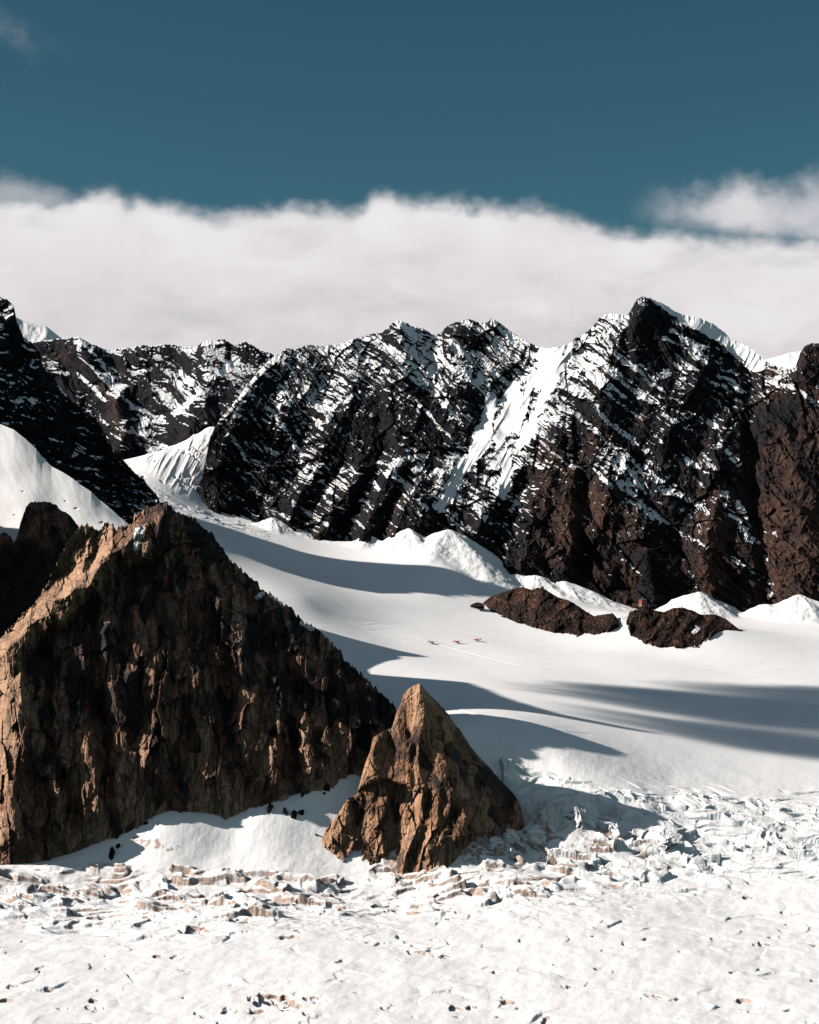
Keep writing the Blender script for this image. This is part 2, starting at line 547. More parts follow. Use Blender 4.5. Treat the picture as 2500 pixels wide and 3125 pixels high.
FAR_BASE = [(596, 1515), (613, 1500), (634, 1522), (662, 1550), (693, 1560), (749, 1584), (794, 1602), (843, 1600), (884, 1604), (931, 1636),
            (990, 1650), (1074, 1656), (1122, 1650), (1164, 1668), (1192, 1662), (1248, 1645), (1314, 1655), (1370, 1640), (1394, 1665), (1422, 1695),
            (1443, 1722), (1500, 1735), (1540, 1778), (1576, 1768), (1627, 1770), (1685, 1780), (1743, 1790), (1757, 1822), (1924, 1866), (2033, 1860),
            (2069, 1850), (2134, 1840), (2192, 1858), (2243, 1884), (2293, 1874), (2351, 1860), (2438, 1855), (2500, 1874), (2800, 1900)]
FAR_DB = [(596, 3060), (700, 3020), (900, 2960), (1200, 2860), (1500, 2800), (1900, 2740), (2240, 2700), (2500, 2690), (2800, 2690)]
FAR_DC = [(596, 3070), (640, 3090), (700, 3150), (837, 3330), (1000, 3370), (1200, 3370), (1300, 3390), (1500, 3400), (1580, 3360), (1680, 3220), (1750, 3240), (1850, 3270), (1960, 3290), (2200, 3300),
          (2345, 3200), (2500, 3190), (2800, 3200)]

S_MID = [  # (half width, points) - snow lying in the gullies and on the dipping ramps
    (27, [(1690, 1068), (1672, 1110), (1640, 1160)]), (20, [(1655, 1070), (1720, 1066)]), (17, [(1735, 1070), (1697, 1140), (1665, 1200)]),
    (31, [(1570, 1200), (1545, 1280), (1525, 1340)]), (15, [(1622, 1160), (1597, 1240), (1572, 1310)]), (20, [(1500, 1222), (1480, 1300), (1450, 1365)]),
    (22, [(1490, 1320), (1450, 1385), (1405, 1440), (1375, 1500), (1345, 1545)]),
    (17, [(1690, 1140), (1643, 1248), (1615, 1310), (1580, 1366), (1535, 1390), (1500, 1415)]), (17, [(1549, 1404), (1545, 1450), (1540, 1505)]),
    (11, [(1545, 1489), (1587, 1531)]), (12, [(1587, 1515), (1549, 1562)]), (18, [(1413, 1360), (1375, 1412), (1345, 1450), (1325, 1490)]),
    (18, [(1396, 1440), (1378, 1490), (1358, 1530)]), (10, [(1406, 1517), (1396, 1566), (1368, 1613)]), (9, [(1493, 1461), (1515, 1490), (1528, 1518)]),
    (18, [(1448, 1510), (1469, 1552), (1500, 1575)]), (9, [(1521, 1538), (1518, 1565)]), (12, [(1300, 1540), (1270, 1575)]),
    (13, [(1142, 1042), (1215, 1083), (1250, 1106), (1295, 1150), (1337, 1206), (1368, 1248), (1396, 1279), (1430, 1288)]),
    (10, [(1222, 985), (1274, 1040), (1316, 1083), (1333, 1118)]), (8, [(1469, 985), (1500, 1015), (1552, 1067), (1611, 1128)]),
    (5, [(1423, 982), (1500, 1034), (1580, 1105)]), (12, [(1512, 980), (1570, 1036), (1632, 1081)]), (9, [(1540, 1000), (1600, 1045), (1650, 1075)]),
    (8, [(1375, 1038), (1403, 1074), (1465, 1083), (1483, 1114), (1524, 1150), (1563, 1184)]), (9, [(1343, 1109), (1403, 1128), (1434, 1157), (1483, 1198)]),
    (5, [(1253, 1210), (1309, 1262), (1343, 1307), (1385, 1342)]), (4, [(1152, 1119), (1180, 1150), (1239, 1199)]),
    (8, [(1343, 1213), (1378, 1251), (1413, 1269), (1448, 1285)]), (5, [(753, 1234), (795, 1304)]), (6, [(740, 1225), (700, 1290)]),
    (9, [(850, 1290), (878, 1331), (903, 1363), (924, 1411), (944, 1445)]), (12, [(948, 1453), (976, 1430), (1014, 1416), (1052, 1433), (1098, 1433)]),
    (10, [(1139, 1436), (1184, 1445)]), (8, [(704, 1325), (725, 1366), (746, 1400)]), (7, [(753, 1352), (781, 1370), (826, 1373), (857, 1402)]),
    (6, [(767, 1443), (791, 1488)]), (7, [(976, 1450), (1011, 1492)]), (8, [(1115, 1438), (1157, 1488)]), (7, [(1014, 1245), (1052, 1224), (1094, 1199)]),
    (8, [(969, 1293), (1004, 1279)]), (7, [(1011, 1088), (1018, 1123), (1052, 1172)]), (14, [(693, 1495), (712, 1517)]), (6, [(825, 1518), (835, 1570)]),
    (8, [(812, 1530), (822, 1568)]), (5, [(776, 1435), (797, 1492)]), (14, [(1205, 1450), (1235, 1490)]), (8, [(1290, 1410), (1250, 1450)]),
    (10, [(1190, 1420), (1260, 1395), (1300, 1390)]),
]
S_RIGHT = [
    (12, [(1809, 1089), (1840, 1116), (1868, 1137), (1913, 1172), (1948, 1203), (1990, 1216), (2024, 1226)]),
    (10, [(1896, 1109), (1934, 1123), (1955, 1122), (1976, 1146), (1996, 1174)]), (11, [(1997, 1151), (2038, 1137)]),
    (6, [(1843, 1193), (1878, 1221), (1913, 1249), (1948, 1268)]), (5, [(1857, 1172), (1906, 1212)]), (6, [(1833, 1269), (1864, 1294), (1927, 1336), (1965, 1386)]),
    (12, [(1830, 1318), (1861, 1350), (1903, 1384), (1948, 1423), (1969, 1456)]), (12, [(1826, 1381), (1861, 1412), (1896, 1437), (1934, 1468), (1970, 1486)]),
    (8, [(1652, 1273), (1704, 1294), (1729, 1303)]), (8, [(1704, 1252), (1746, 1263), (1798, 1292)]), (6, [(1645, 1360), (1687, 1384), (1718, 1405), (1746, 1423), (1784, 1435)]),
    (7, [(1767, 1176), (1809, 1202)]), (8, [(1809, 1433), (1843, 1464), (1866, 1482)]), (9, [(1969, 1423), (1993, 1454), (2017, 1470)]), (12, [(1970, 1363), (1990, 1366)]),
    (10, [(2087, 1266), (2139, 1280), (2184, 1299)]), (9, [(2024, 1266), (2052, 1287), (2080, 1287), (2104, 1310)]), (7, [(2097, 1402), (2136, 1428)]),
    (5, [(2021, 1030), (2066, 1047), (2104, 1071), (2157, 1108)]), (10, [(2192, 1134), (2230, 1169), (2265, 1195)]), (9, [(2206, 1356), (2230, 1384), (2255, 1418)]),
    (8, [(2185, 1363), (2213, 1343)]), (7, [(2342, 1162), (2387, 1178)]), (9, [(2397, 1176), (2422, 1190), (2456, 1210), (2500, 1232)]), (9, [(2370, 1155), (2422, 1125)]),
    (6, [(2328, 1203), (2345, 1230)]), (14, [(1890, 1405), (1935, 1449), (1980, 1499)]), (12, [(1890, 1470), (1935, 1522), (1987, 1567), (2015, 1586)]),
    (6, [(2018, 1581), (2067, 1616), (2095, 1640), (2130, 1650), (2164, 1677)]), (8, [(1980, 1449), (2011, 1472)]), (10, [(2015, 1483), (2081, 1508), (2109, 1532), (2143, 1545)]),
    (14, [(2203, 1515), (2230, 1553), (2265, 1609), (2307, 1652)]), (10, [(2248, 1532), (2275, 1576)]), (5, [(2234, 1703), (2275, 1730), (2324, 1771)]),
    (7, [(2335, 1700), (2338, 1725)]), (10, [(2342, 1762), (2349, 1816)]), (7, [(2358, 1780), (2363, 1812)]), (9, [(2105, 1748), (2123, 1776), (2143, 1802)]),
    (4, [(1900, 1706), (1925, 1722), (1956, 1757)]), (8, [(2335, 1623), (2366, 1628)]), (6, [(2396, 1577), (2410, 1574)]), (7, [(1760, 1145), (1830, 1165), (1860, 1205)]),
    (18, [(1760, 1075), (1730, 1130), (1700, 1180), (1670, 1230)]), (9, [(2050, 1010), (2100, 1040), (2140, 1075)]), (7, [(2060, 1110), (2110, 1140)]),
]
RIBS = [  # (half width px, metres, points)
    (95, 42, [(1960, 905), (1900, 1010), (1860, 1130), (1840, 1200), (1825, 1290), (1822, 1380), (1850, 1450), (1880, 1500), (1930, 1580), (1960, 1680), (1995, 1810)]),
    (55, 26, [(1640, 1330), (1580, 1420), (1540, 1480), (1480, 1560), (1440, 1640)]), (60, 22, [(1720, 1290), (1690, 1400), (1640, 1500), (1610, 1600), (1590, 1730)]),
    (55, 26, [(2050, 1290), (2015, 1380), (2005, 1450), (2030, 1540)]), (70, 34, [(2210, 1340), (2195, 1440), (2200, 1520), (2160, 1620), (2140, 1740), (2175, 1850)]),
    (60, 26, [(1060, 1040), (1055, 1190), (1020, 1260), (990, 1350), (960, 1440)]), (52, 34, [(1095, 1432), (1040, 1520), (1000, 1590), (965, 1640)]),
    (52, 34, [(1196, 1436), (1150, 1520), (1125, 1600), (1112, 1650)]), (50, 30, [(1280, 1470), (1225, 1570), (1195, 1655)]), (50, 26, [(1375, 1440), (1310, 1530), (1275, 1610)]),
    (45, 20, [(960, 1450), (900, 1530), (880, 1590)]), (70, 22, [(1222, 980), (1235, 1090), (1260, 1150)]), (60, 20, [(1410, 980), (1370, 1060), (1420, 1160)]),
    (60, 30, [(837, 1086), (790, 1150), (730, 1260), (680, 1360), (650, 1470), (660, 1540)]), (50, 18, [(860, 1240), (840, 1330), (800, 1440)]),
    (80, 28, [(2420, 1130), (2400, 1280), (2420, 1450), (2440, 1600), (2450, 1800)]), (50, 22, [(1760, 1430), (1730, 1520), (1740, 1640), (1720, 1760)]),
    (60, 22, [(2110, 1000), (2130, 1130), (2100, 1260)]), (60, 24, [(1850, 1500), (1840, 1600), (1860, 1740)]),
]
GULLIES = [
    (34, 30, [(2290, 1130), (2288, 1300), (2300, 1480), (2322, 1640), (2345, 1830)]), (45, 22, [(1970, 1400), (2000, 1540), (2060, 1650), (2110, 1730), (2135, 1810)]),
    (55, 16, [(1655, 1075), (1560, 1185), (1490, 1260), (1430, 1350), (1385, 1450), (1350, 1540), (1365, 1615)]), (170, 20, [(1655, 1075), (1560, 1185), (1490, 1260), (1430, 1350), (1385, 1450)]), (40, 20, [(945, 1440), (1000, 1470), (1060, 1440)]),
    (30, 22, [(1150, 1440), (1100, 1540), (1070, 1640)]), (30, 22, [(1250, 1460), (1190, 1560), (1160, 1660)]), (40, 20, [(1150, 1240), (1180, 1380)]),
    (40, 16, [(2180, 1150), (2170, 1300), (2130, 1400), (2140, 1500)]), (40, 18, [(1600, 1480), (1530, 1600), (1500, 1720)]), (35, 16, [(1790, 1450), (1790, 1600), (1760, 1780)]),
]


def strata(PX, PY, wx, wy):
    """stepped beds dipping to the lower right: (across, along, (relief, how much of a bench))"""
    t0 = (wx * 0.70 - wy * 0.714) + 12 * pn(PX / 130, PY / 130, 31) + 60 * pn(PX / 500, PY / 500, 32)
    al = wx * 0.714 + wy * 0.70
    h = np.zeros(PX.shape, f32); bn = np.zeros(PX.shape, f32)
    for per, am, sd in ((64, 17, 1), (26, 9, 2), (10.5, 4.0, 3)):
        t = t0 / per + 0.40 * pn(al / (per * 6), t0 / (per * 2), 40 + sd) + 0.12 * pn(al / per, t0 / per, 60 + sd)
        fr = t - np.floor(t)
        mod = 0.25 + 1.15 * np.clip(pn(al / (per * 5), t0 / (per * 1.3), 70 + sd) + 0.35, 0, 1.2)
        h += am * np.where(fr < 0.7, fr / 0.7, (1 - fr) / 0.3) * mod
        bn = np.maximum(bn, sst(0.66, 0.78, fr) * sst(1.0, 0.9, fr) * np.clip(mod - 0.35, 0, 1) * (0.75, 0.95, 1.0)[sd - 1])
    return t0, al, (h, bn)


def far_disp(PX, PY, X, Z, v):
    d = np.zeros(PX.shape, f32)
    wx = PX + 9 * pn(PX / 60, PY / 60, 5) + 4 * pn(PX / 20, PY / 20, 6)
    wy = PY + 9 * pn(PX / 60, PY / 60, 8) + 4 * pn(PX / 20, PY / 20, 9)
    for wd, am, pts in RIBS:
        d += am * tent(dist_poly(wx, wy, pts, wd), wd) ** 0.85
    for wd, am, pts in GULLIES:
        d -= am * tent(dist_poly(wx, wy, pts, wd), wd) ** 0.9
    # small ribs down the fall line
    d += 8 * (ridged(wx / 120, wy / 330, 3, 21) - 0.4)
    d += 6 * (ridged((wx + 0.35 * wy) / 40, wy / 110, 3, 22) - 0.4)
    # strata dipping to the lower right: cliff, then a bench that holds snow
    t0, al, bench = strata(PX, PY, wx, wy)
    d += bench[0]
    d += 13 * planes((wx + 0.25 * wy) / 120, (wy - 0.1 * wx) / 150, 10, tilt=1.1)[0] + 7 * planes(wx / 60, wy / 80, 9, tilt=1.1)[0]
    d += 3.2 * planes(al / 40, t0 / 20, 11)[0] + 1.9 * planes(al / 17, t0 / 9, 12)[0] + 1.0 * planes(al / 8, t0 / 4.5, 13)[0]
    d += 1.2 * fbm(PX / 9, PY / 9, 3, 14)
    # smooth snow aprons stay smooth
    nz = fbm(PX / 24, PY / 24, 4, 15)
    sm = np.maximum(strokes(PX, PY, S_MID[:9], nz * 0.5), cap_mask(PX, PY))
    ds = blur(d, 14) + 6.0 * (ridged((PX * 0.86 + PY * 0.5) / 30, (PY * 0.86 - PX * 0.5) / 260, 3, 16) - 0.4) + 4 * pn(PX / 50, PY / 40, 18) * cap_mask(PX, PY)
    d = d + (ds - d) * sst(0.25, 0.9, sm)
    return d


CAP = [(1962, 903), (1990, 915), (2030, 947), (2060, 966), (2090, 990), (2150, 1018), (2200, 1047), (2228, 1075), (2262, 1104), (2290, 1134), (2316, 1136),
       (2350, 1112), (2390, 1128), (2415, 1126), (2360, 1090), (2300, 1050), (2220, 990), (2100, 930), (1990, 880)]


def cap_mask(PX, PY):
    a = in_poly(PX + 3 * pn(PX / 12, PY / 12, 81), PY + 6 * pn(PX / 15, PY / 15, 82), CAP) | in_poly(PX, PY, [(1842, 940), (1842, 966), (1872, 972), (1895, 978), (1910, 965), (1900, 940)])
    return blur(a.astype(f32), 2)


def far_paint(PX, PY, P, N, d, v):
    nz = fbm(PX / 24, PY / 24, 4, 15)
    wx = PX + 9 * pn(PX / 60, PY / 60, 5) + 4 * pn(PX / 20, PY / 20, 6)
    wy = PY + 9 * pn(PX / 60, PY / 60, 8) + 4 * pn(PX / 20, PY / 20, 9)
    t0, al, (bh, bench) = strata(PX, PY, wx, wy)
    fine = 0.85 * fbm(al / 24, t0 / 3.6, 3, 51) + 0.45 * fbm(PX / 6.5, PY / 4, 3, 53)
    big = fbm(PX / 150, PY / 150, 4, 52)
    up = N[..., 2]
    up_s = blur(up.astype(f32), 2)
    hi = np.maximum(sst(1500, 1080, PY), 0.9 * sst(1800, 1150, PY) * sst(1300, 1050, PX))
    hi = np.maximum(hi, 0.62 * sst(1900, 1500, PY) * sst(2330, 2200, PX))
    hi = hi * (1 - 0.55 * sst(1950, 2350, PX))
    upm = 0.55 * up + 0.45 * up_s
    sc = (upm - np.quantile(upm[::4, ::4], 0.80)) * 1.8 - 0.50 + 0.36 * hi + 0.24 * big + 0.56 * fine + 0.36 * bench * (0.35 + 0.65 * hi)
    # the broken upper slopes of the middle massif and round the col carry more
    sc += 0.30 * tent(dist_poly(PX, PY, [(870, 1100), (760, 1230), (960, 1200), (1080, 1100)], 140), 140)
    sc += 0.25 * tent(dist_poly(PX, PY, [(1290, 1100), (1420, 1150), (1500, 1130)], 120), 120) + 0.22 * tent(dist_poly(PX, PY, [(1850, 1000), (1800, 1100)], 90), 90)
    sc += 0.42 * tent(dist_poly(PX, PY, [(1770, 1070), (1720, 1180), (1640, 1300), (1570, 1420)], 130), 130)
    sc += 0.15 * tent(dist_poly(PX, PY, [(700, 1380), (760, 1480)], 110), 110)
    sc -= 0.22 * sst(1560, 1750, PY) + 0.25 * sst(2270, 2330, PX) * sst(1180, 1300, PY)
    st = np.maximum(strokes(PX, PY, S_MID, nz), strokes(PX, PY, S_RIGHT, nz))
    # steep walls that hold none
    for pts, wd in (([(1050, 1290), (1150, 1350)], 120), ([(1290, 1230), (1330, 1330)], 75), ([(1400, 1010), (1455, 1045)], 55), ([(2000, 950), (2010, 1080)], 75), ([(2150, 1250), (2180, 1350)], 75),
                    ([(1880, 1240), (1960, 1320)], 50), ([(640, 1480), (700, 1420)], 40), ([(2420, 1300), (2420, 1500)], 130), ([(1700, 1520), (1760, 1650)], 120)):
        sc -= 0.30 * tent(dist_poly(PX, PY, pts, wd), wd) ** 0.8
    # rock teeth stick through the ramps
    sc = sc + st * (0.80 + 1.2 * (upm - np.quantile(upm[::4, ::4], 0.5)) + 0.25 * fine)
    main = strokes(PX, PY, S_MID[:9], nz * 0.6)
    sc = np.where(main > 0.15, np.maximum(sc, 1.0 * main - 0.40 + 0.75 * fbm((PX * 0.86 + PY * 0.5) / 9, (PY * 0.86 - PX * 0.5) / 70, 3, 58)), sc)
    cap = cap_mask(PX, PY)
    sc = np.where(cap > 0.3, np.maximum(sc, cap * 1.3), sc)
    snow = np.clip(0.5 + sc * 0.9, 0, 1)
    # colour of the rock: black high up, brown low down and to the right
    br = 0.20 * sst(1250, 1650, PY) + 0.12 * sst(1500, 1900, PX) + 0.30 * sst(2270, 2340, PX)
    br += 0.40 * tent(dist_poly(PX, PY, [(1700, 1420), (1800, 1530), (1680, 1560)], 170), 170) + 0.4 * tent(dist_poly(PX, PY, [(2195, 1520), (2170, 1660), (2200, 1780)], 90), 90)
    br += 0.30 * tent(dist_poly(PX, PY, [(1440, 1600), (1420, 1640)], 70), 70) + 0.25 * tent(dist_poly(PX, PY, [(1180, 1520), (1160, 1580)], 60), 60)
    tone = br + 0.25 * big - 0.02 + 0.10 * fine
    return {'snow': snow, 'tone': np.clip(tone, 0, 1)}


far = relief('mountain_range', FAR_CREST, FAR_BASE, FAR_DB, FAR_DC, 596, 2760, 1.6 / Q, int(560 * Q), M_FAR, far_disp, far_paint, prof=1.12, back=(1.1, 700), jag=3.0, sink=60, foot=22)
tag(far, 'black and brown snow streaked mountain range with the highest peak behind the glacier', 'mountain', kind='structure')

# ------------------------------------------------------------------ left end of the range, further back
LW_CREST = [(40, 1060), (104, 1047), (115, 1042), (146, 1038), (181, 1033), (226, 1030), (243, 1030), (261, 1038), (278, 1050), (296, 1054), (313, 1064), (348, 1070),
            (365, 1063), (393, 1063), (438, 1054), (466, 1056), (511, 1049), (529, 1050), (557, 1059), (600, 1060), (617, 1043), (638, 1039), (670, 1036), (687, 1036),
            (704, 1048), (732, 1048), (750, 1043), (774, 1055), (795, 1070), (823, 1076), (850, 1095), (900, 1120)]
LW_BASE = [(40, 1450), (300, 1440), (365, 1400), (383, 1410), (410, 1403), (452, 1387), (487, 1376), (536, 1375), (570, 1345), (600, 1328), (655, 1300), (900, 1300)]
S_LW = [(6, [(240, 1040), (240, 1085), (278, 1120), (313, 1151), (348, 1186), (376, 1217), (410, 1245), (449, 1278)]), (5, [(250, 1043), (296, 1089), (334, 1144), (362, 1192)]),
        (5, [(233, 1137), (278, 1176), (334, 1240)]), (4, [(316, 1148), (365, 1153)]), (6, [(407, 1116), (435, 1131), (458, 1128)]), (6, [(480, 1087), (488, 1092)]), (7, [(546, 1134), (588, 1160)]),
        (8, [(543, 1172), (574, 1193), (580, 1225)]), (10, [(438, 1294), (462, 1278), (487, 1278)]), (6, [(341, 1325), (376, 1357)]), (7, [(372, 1360), (400, 1362)]),
        (10, [(404, 1311), (430, 1325), (452, 1343)]), (14, [(460, 1370), (500, 1362)]), (3, [(505, 1204), (539, 1233)]), (6, [(650, 1060), (680, 1100), (700, 1120)]), (9, [(640, 1150), (690, 1130), (720, 1100)]),
        (10, [(610, 1200), (560, 1240), (530, 1260)]), (6, [(167, 1130), (205, 1140)]), (6, [(650, 1170), (620, 1215)])]


def lw_disp(PX, PY, X, Z, v):
    wx = PX + 16 * pn(PX / 50, PY / 50, 105); wy = PY + 16 * pn(PX / 50, PY / 50, 108)
    d = 34 * (ridged((wx - 0.5 * wy) / 130, wy / 300, 5, 121) - 0.4)
    d += 50 * tent(dist_poly(wx, wy, [(617, 1043), (620, 1150), (590, 1260), (560, 1340)], 80), 80) + 40 * tent(dist_poly(wx, wy, [(243, 1030), (300, 1180), (350, 1300), (360, 1390)], 80), 80)
    d += 30 * tent(dist_poly(wx, wy, [(360, 1200), (355, 1260), (380, 1330)], 34), 34)
    t0 = (wx * 0.66 - wy * 0.75) + 20 * pn(PX / 110, PY / 110, 131); al = wx * 0.75 + wy * 0.66
    for per, am, sd in ((52, 10, 1), (24, 6, 2), (11, 3, 3)):
        t = t0 / per + 0.5 * pn(al / (per * 4), t0 / (per * 2), 140 + sd)
        fr = t - np.floor(t)
        d += am * np.where(fr < 0.75, fr / 0.75, (1 - fr) / 0.25) * (0.4 + np.clip(pn(al / (per * 3), t0 / (per * 2), 170 + sd) + 0.3, 0, 1))
    d += 3.5 * planes(al / 34, t0 / 20, 111)[0] + 2 * planes(al / 14, t0 / 9, 112)[0] + 1.1 * planes(al / 7, t0 / 5, 113)[0]
    return d


def lw_paint(PX, PY, P, N, d, v):
    nz = fbm(PX / 20, PY / 20, 4, 115); fine = fbm(PX / 8, PY / 6, 3, 151); big = fbm(PX / 120, PY / 120, 4, 152)
    up = 0.5 * N[..., 2] + 0.5 * blur(N[..., 2].astype(f32), 2)
    sc = (up - np.quantile(up[::4, ::4], 0.86)) * 2.4 + 0.25 * big + 0.26 * fine + 0.25 * tent(dist_poly(PX, PY, [(600, 1160), (480, 1290), (420, 1320)], 90), 90)
    sc = sc + strokes(PX, PY, S_LW, nz) * 0.9 + 0.9 * (1 - sst(0.0, 0.012, 1 - v)) * sst(-0.1, 0.3, nz)
    tone = 0.12 + 0.35 * tent(dist_poly(PX, PY, [(355, 1210), (350, 1270), (400, 1330)], 60), 60) + 0.3 * tent(dist_poly(PX, PY, [(620, 1045), (690, 1075), (640, 1130)], 60), 60) + 0.2 * big
    tone += 0.25 * tent(dist_poly(PX, PY, [(200, 1110)], 90), 90)
    return {'snow': np.clip(0.5 + sc * 0.9, 0, 1), 'tone': np.clip(tone, 0, 1)}


lw = relief('mountain_wall', LW_CREST, LW_BASE, [(0, 3360), (900, 3340)], [(0, 3760), (900, 3760)], 40, 900, 1.8 / Q, int(300 * Q), M_FAR, lw_disp, lw_paint, prof=1.1, back=(1.0, 500), jag=3.0, jag_seed=203, sink=80, foot=34)
tag(lw, 'dark craggy wall at the left end of the range above the steep snow fan', 'mountain', kind='structure')

# ------------------------------------------------------------------ snow summits half hidden behind the range
def plain_relief(name, crest, base, db, dc, x0, x1, step, rows, mat, dispf, back=(1.2, 400), prof=1.0, jag=0.0, film=None, **kw):
    def paint(PX, PY, P, N, d, v):
        z = np.zeros(PX.shape, f32)
        return {'film': z if film is None else film(PX, PY), 'ice': z, 'dirt': z}
    return relief(name, crest, base, db, dc, x0, x1, step, rows, mat, dispf, paint, prof=prof, back=back, jag=jag, **kw)


o = plain_relief('snow_summit', [(-60, 960), (40, 962), (56, 972), (90, 985), (140, 995), (160, 1010), (185, 1030), (230, 1060), (300, 1110)], [(-60, 1180), (300, 1180)],
                 [(-60, 4700), (300, 4700)], [(-60, 5100), (300, 5100)], -60, 300, 3, 60, M_SNOW, lambda PX, PY, X, Z, v: 14 * fbm(PX / 50, PY / 50, 4, 301))
tag(o, 'distant white snow summit just right of the dark peak, under the cloud', 'mountain', kind='structure')
o = plain_relief('snow_summit', [(2280, 1130), (2340, 1096), (2380, 1086), (2410, 1076), (2440, 1072), (2520, 1060), (2700, 1060)], [(2280, 1220), (2700, 1220)],
                 [(2280, 4300), (2700, 4300)], [(2280, 4700), (2700, 4700)], 2280, 2700, 3, 60, M_SNOW, lambda PX, PY, X, Z, v: 14 * fbm(PX / 50, PY / 50, 4, 302))
tag(o, 'distant white snow saddle showing behind the range at the right edge', 'mountain', kind='structure')

# ------------------------------------------------------------------ dark peak on the left
DP_CREST = [(-420, 1010), (-300, 900), (-160, 860), (-60, 880), (0, 906), (30, 918), (43, 936), (52, 984), (73, 1030), (101, 1050), (122, 1075), (132, 1117), (167, 1158), (195, 1193), (223, 1228), (257, 1249),
            (289, 1266), (313, 1311), (334, 1350), (365, 1388), (400, 1430), (415, 1445), (439, 1463), (456, 1487), (477, 1508), (490, 1534), (500, 1552)]
DP_BASE = [(-420, 1330), (0, 1420), (120, 1500), (240, 1600), (330, 1640), (470, 1600), (500, 1562)]


def dp_disp(PX, PY, X, Z, v):
    wx = PX + 14 * pn(PX / 40, PY / 40, 405); wy = PY + 14 * pn(PX / 40, PY / 40, 408)
    d = 24 * (ridged(wx / 90, wy / 260, 5, 421) - 0.4)
    t0 = wx * 0.25 - wy * 0.97
    for per, am, sd in ((40, 7, 1), (17, 4, 2), (8, 2, 3)):
        t = t0 / per + 0.6 * pn(wx / (per * 3), t0 / (per * 2), 440 + sd)
        fr = t - np.floor(t)
        d += am * np.where(fr < 0.75, fr / 0.75, (1 - fr) / 0.25) * (0.4 + np.clip(pn(wx / (per * 2), t0 / (per * 2), 470 + sd) + 0.3, 0, 1))
    d += 5 * planes(wx / 22, wy / 30, 411)[0] + 3 * planes(wx / 9, wy / 11, 412)[0]
    return d


def dp_paint(PX, PY, P, N, d, v):
    nz = fbm(PX / 20, PY / 20, 4, 415); fine = fbm(PX / 9, PY / 4, 3, 451); big = fbm(PX / 90, PY / 90, 4, 452)
    up = 0.5 * N[..., 2] + 0.5 * blur(N[..., 2].astype(f32), 2)
    sc = (up - np.quantile(up[::4, ::4], 0.90)) * 2.2 + 0.3 * big + 0.2 * fine + 0.30 * tent(dist_poly(PX, PY, [(20, 930), (30, 1100), (60, 1180)], 110), 110) - 0.1 * sst(1200, 1400, PY)
    sc = sc + strokes(PX, PY, [(9, [(436, 1535), (452, 1560)]), (6, [(476, 1528), (482, 1548)]), (5, [(85, 1040), (70, 1055)]), (6, [(180, 1180), (200, 1210)])], nz) * 0.9
    return {'snow': np.clip(0.5 + sc * 0.8, 0, 1) * 0.93, 'tone': np.clip(0.1 + 0.3 * big, 0, 1)}


dp = relief('mountain_peak', DP_CREST, DP_BASE, [(-420, 2440), (0, 2430), (330, 2455), (500, 2478)], [(-420, 2580), (0, 2570), (257, 2580), (500, 2492)], -420, 500, 1.8 / Q, int(330 * Q), M_DARK, dp_disp, dp_paint, prof=1.1, back=(0.8, 500), jag=4.0, jag_seed=403)
tag(dp, 'dark shaded rock peak at the left edge with thin snow on its ledges', 'mountain', kind='structure')

# shaded snow shoulder in front of it
SH_CREST = [(-400, 1180), (-200, 1220), (-60, 1272), (0, 1294), (42, 1311), (77, 1339), (111, 1370), (129, 1395), (157, 1423), (195, 1443), (223, 1461), (247, 1480), (278, 1500), (299, 1521), (330, 1545),
            (365, 1577), (390, 1597), (430, 1640), (470, 1690)]
SH_BASE = [(-400, 1800), (0, 1800), (200, 1790), (390, 1740), (470, 1720)]


def sh_disp(PX, PY, X, Z, v):
    d = 4 * fbm(PX / 200, PY / 200, 2, 501) + 0.5 * fbm((PX - PY * 0.6) / 40, (PX * 0.6 + PY) / 90, 3, 502)
    for x, y, r in ((232, 1552), (42, 1571), (310, 1595), (225, 1545), (60, 1440)) and ((232, 1552, 9), (312, 1596, 12), (44, 1572, 5), (200, 1530, 5), (70, 1500, 6)):
        d += -2.5 * tent(np.hypot(PX - x, (PY - y) * 2), r)
    return d


sh = plain_relief('snow_slope', SH_CREST, SH_BASE, [(-400, 2010), (0, 1990), (470, 1930)], [(-400, 2140), (0, 2114), (250, 2076), (470, 2044)], -400, 470, 3, 150, M_SNOW, sh_disp, prof=0.9, back=(0.4, 300))
tag(sh, 'smooth rounded snow slope in blue shade between the dark peak and the brown cliff', 'snow slope', kind='structure')

# ------------------------------------------------------------------ the big granite cliff
CL_CREST = [(-300, 2080), (-150, 2010), (0, 1949), (40, 1905), (70, 1876), (118, 1827), (153, 1757), (188, 1688), (209, 1650), (243, 1608), (268, 1598), (299, 1620), (310, 1611), (327, 1592), (355, 1611),
            (376, 1604), (404, 1601), (410, 1573), (415, 1568), (446, 1553), (481, 1539), (505, 1531), (526, 1546), (530, 1560), (557, 1568), (599, 1584), (613, 1605), (648, 1626), (662, 1650), (683, 1678),
            (697, 1703), (728, 1730), (763, 1762), (787, 1779), (794, 1793), (815, 1807), (850, 1828), (870, 1845), (891, 1856), (900, 1870), (927, 1899), (948, 1907), (979, 1928), (1010, 1959), (1042, 1990),
            (1052, 2015), (1083, 2039), (1115, 2067), (1157, 2109), (1200, 2150), (1225, 2190), (1260, 2330)]
CL_BASE = [(-300, 2660), (-100, 2650), (0, 2643), (115, 2640), (136, 2641), (157, 2617), (198, 2610), (240, 2589), (303, 2586), (313, 2556), (334, 2552), (383, 2518), (428, 2495), (490, 2478), (501, 2467), (532, 2461),
           (600, 2470), (656, 2482), (704, 2486), (739, 2475), (763, 2452), (843, 2440), (892, 2438), (913, 2423), (969, 2395), (1007, 2374), (1045, 2342), (1063, 2360), (1094, 2357), (1150, 2350), (1260, 2345)]
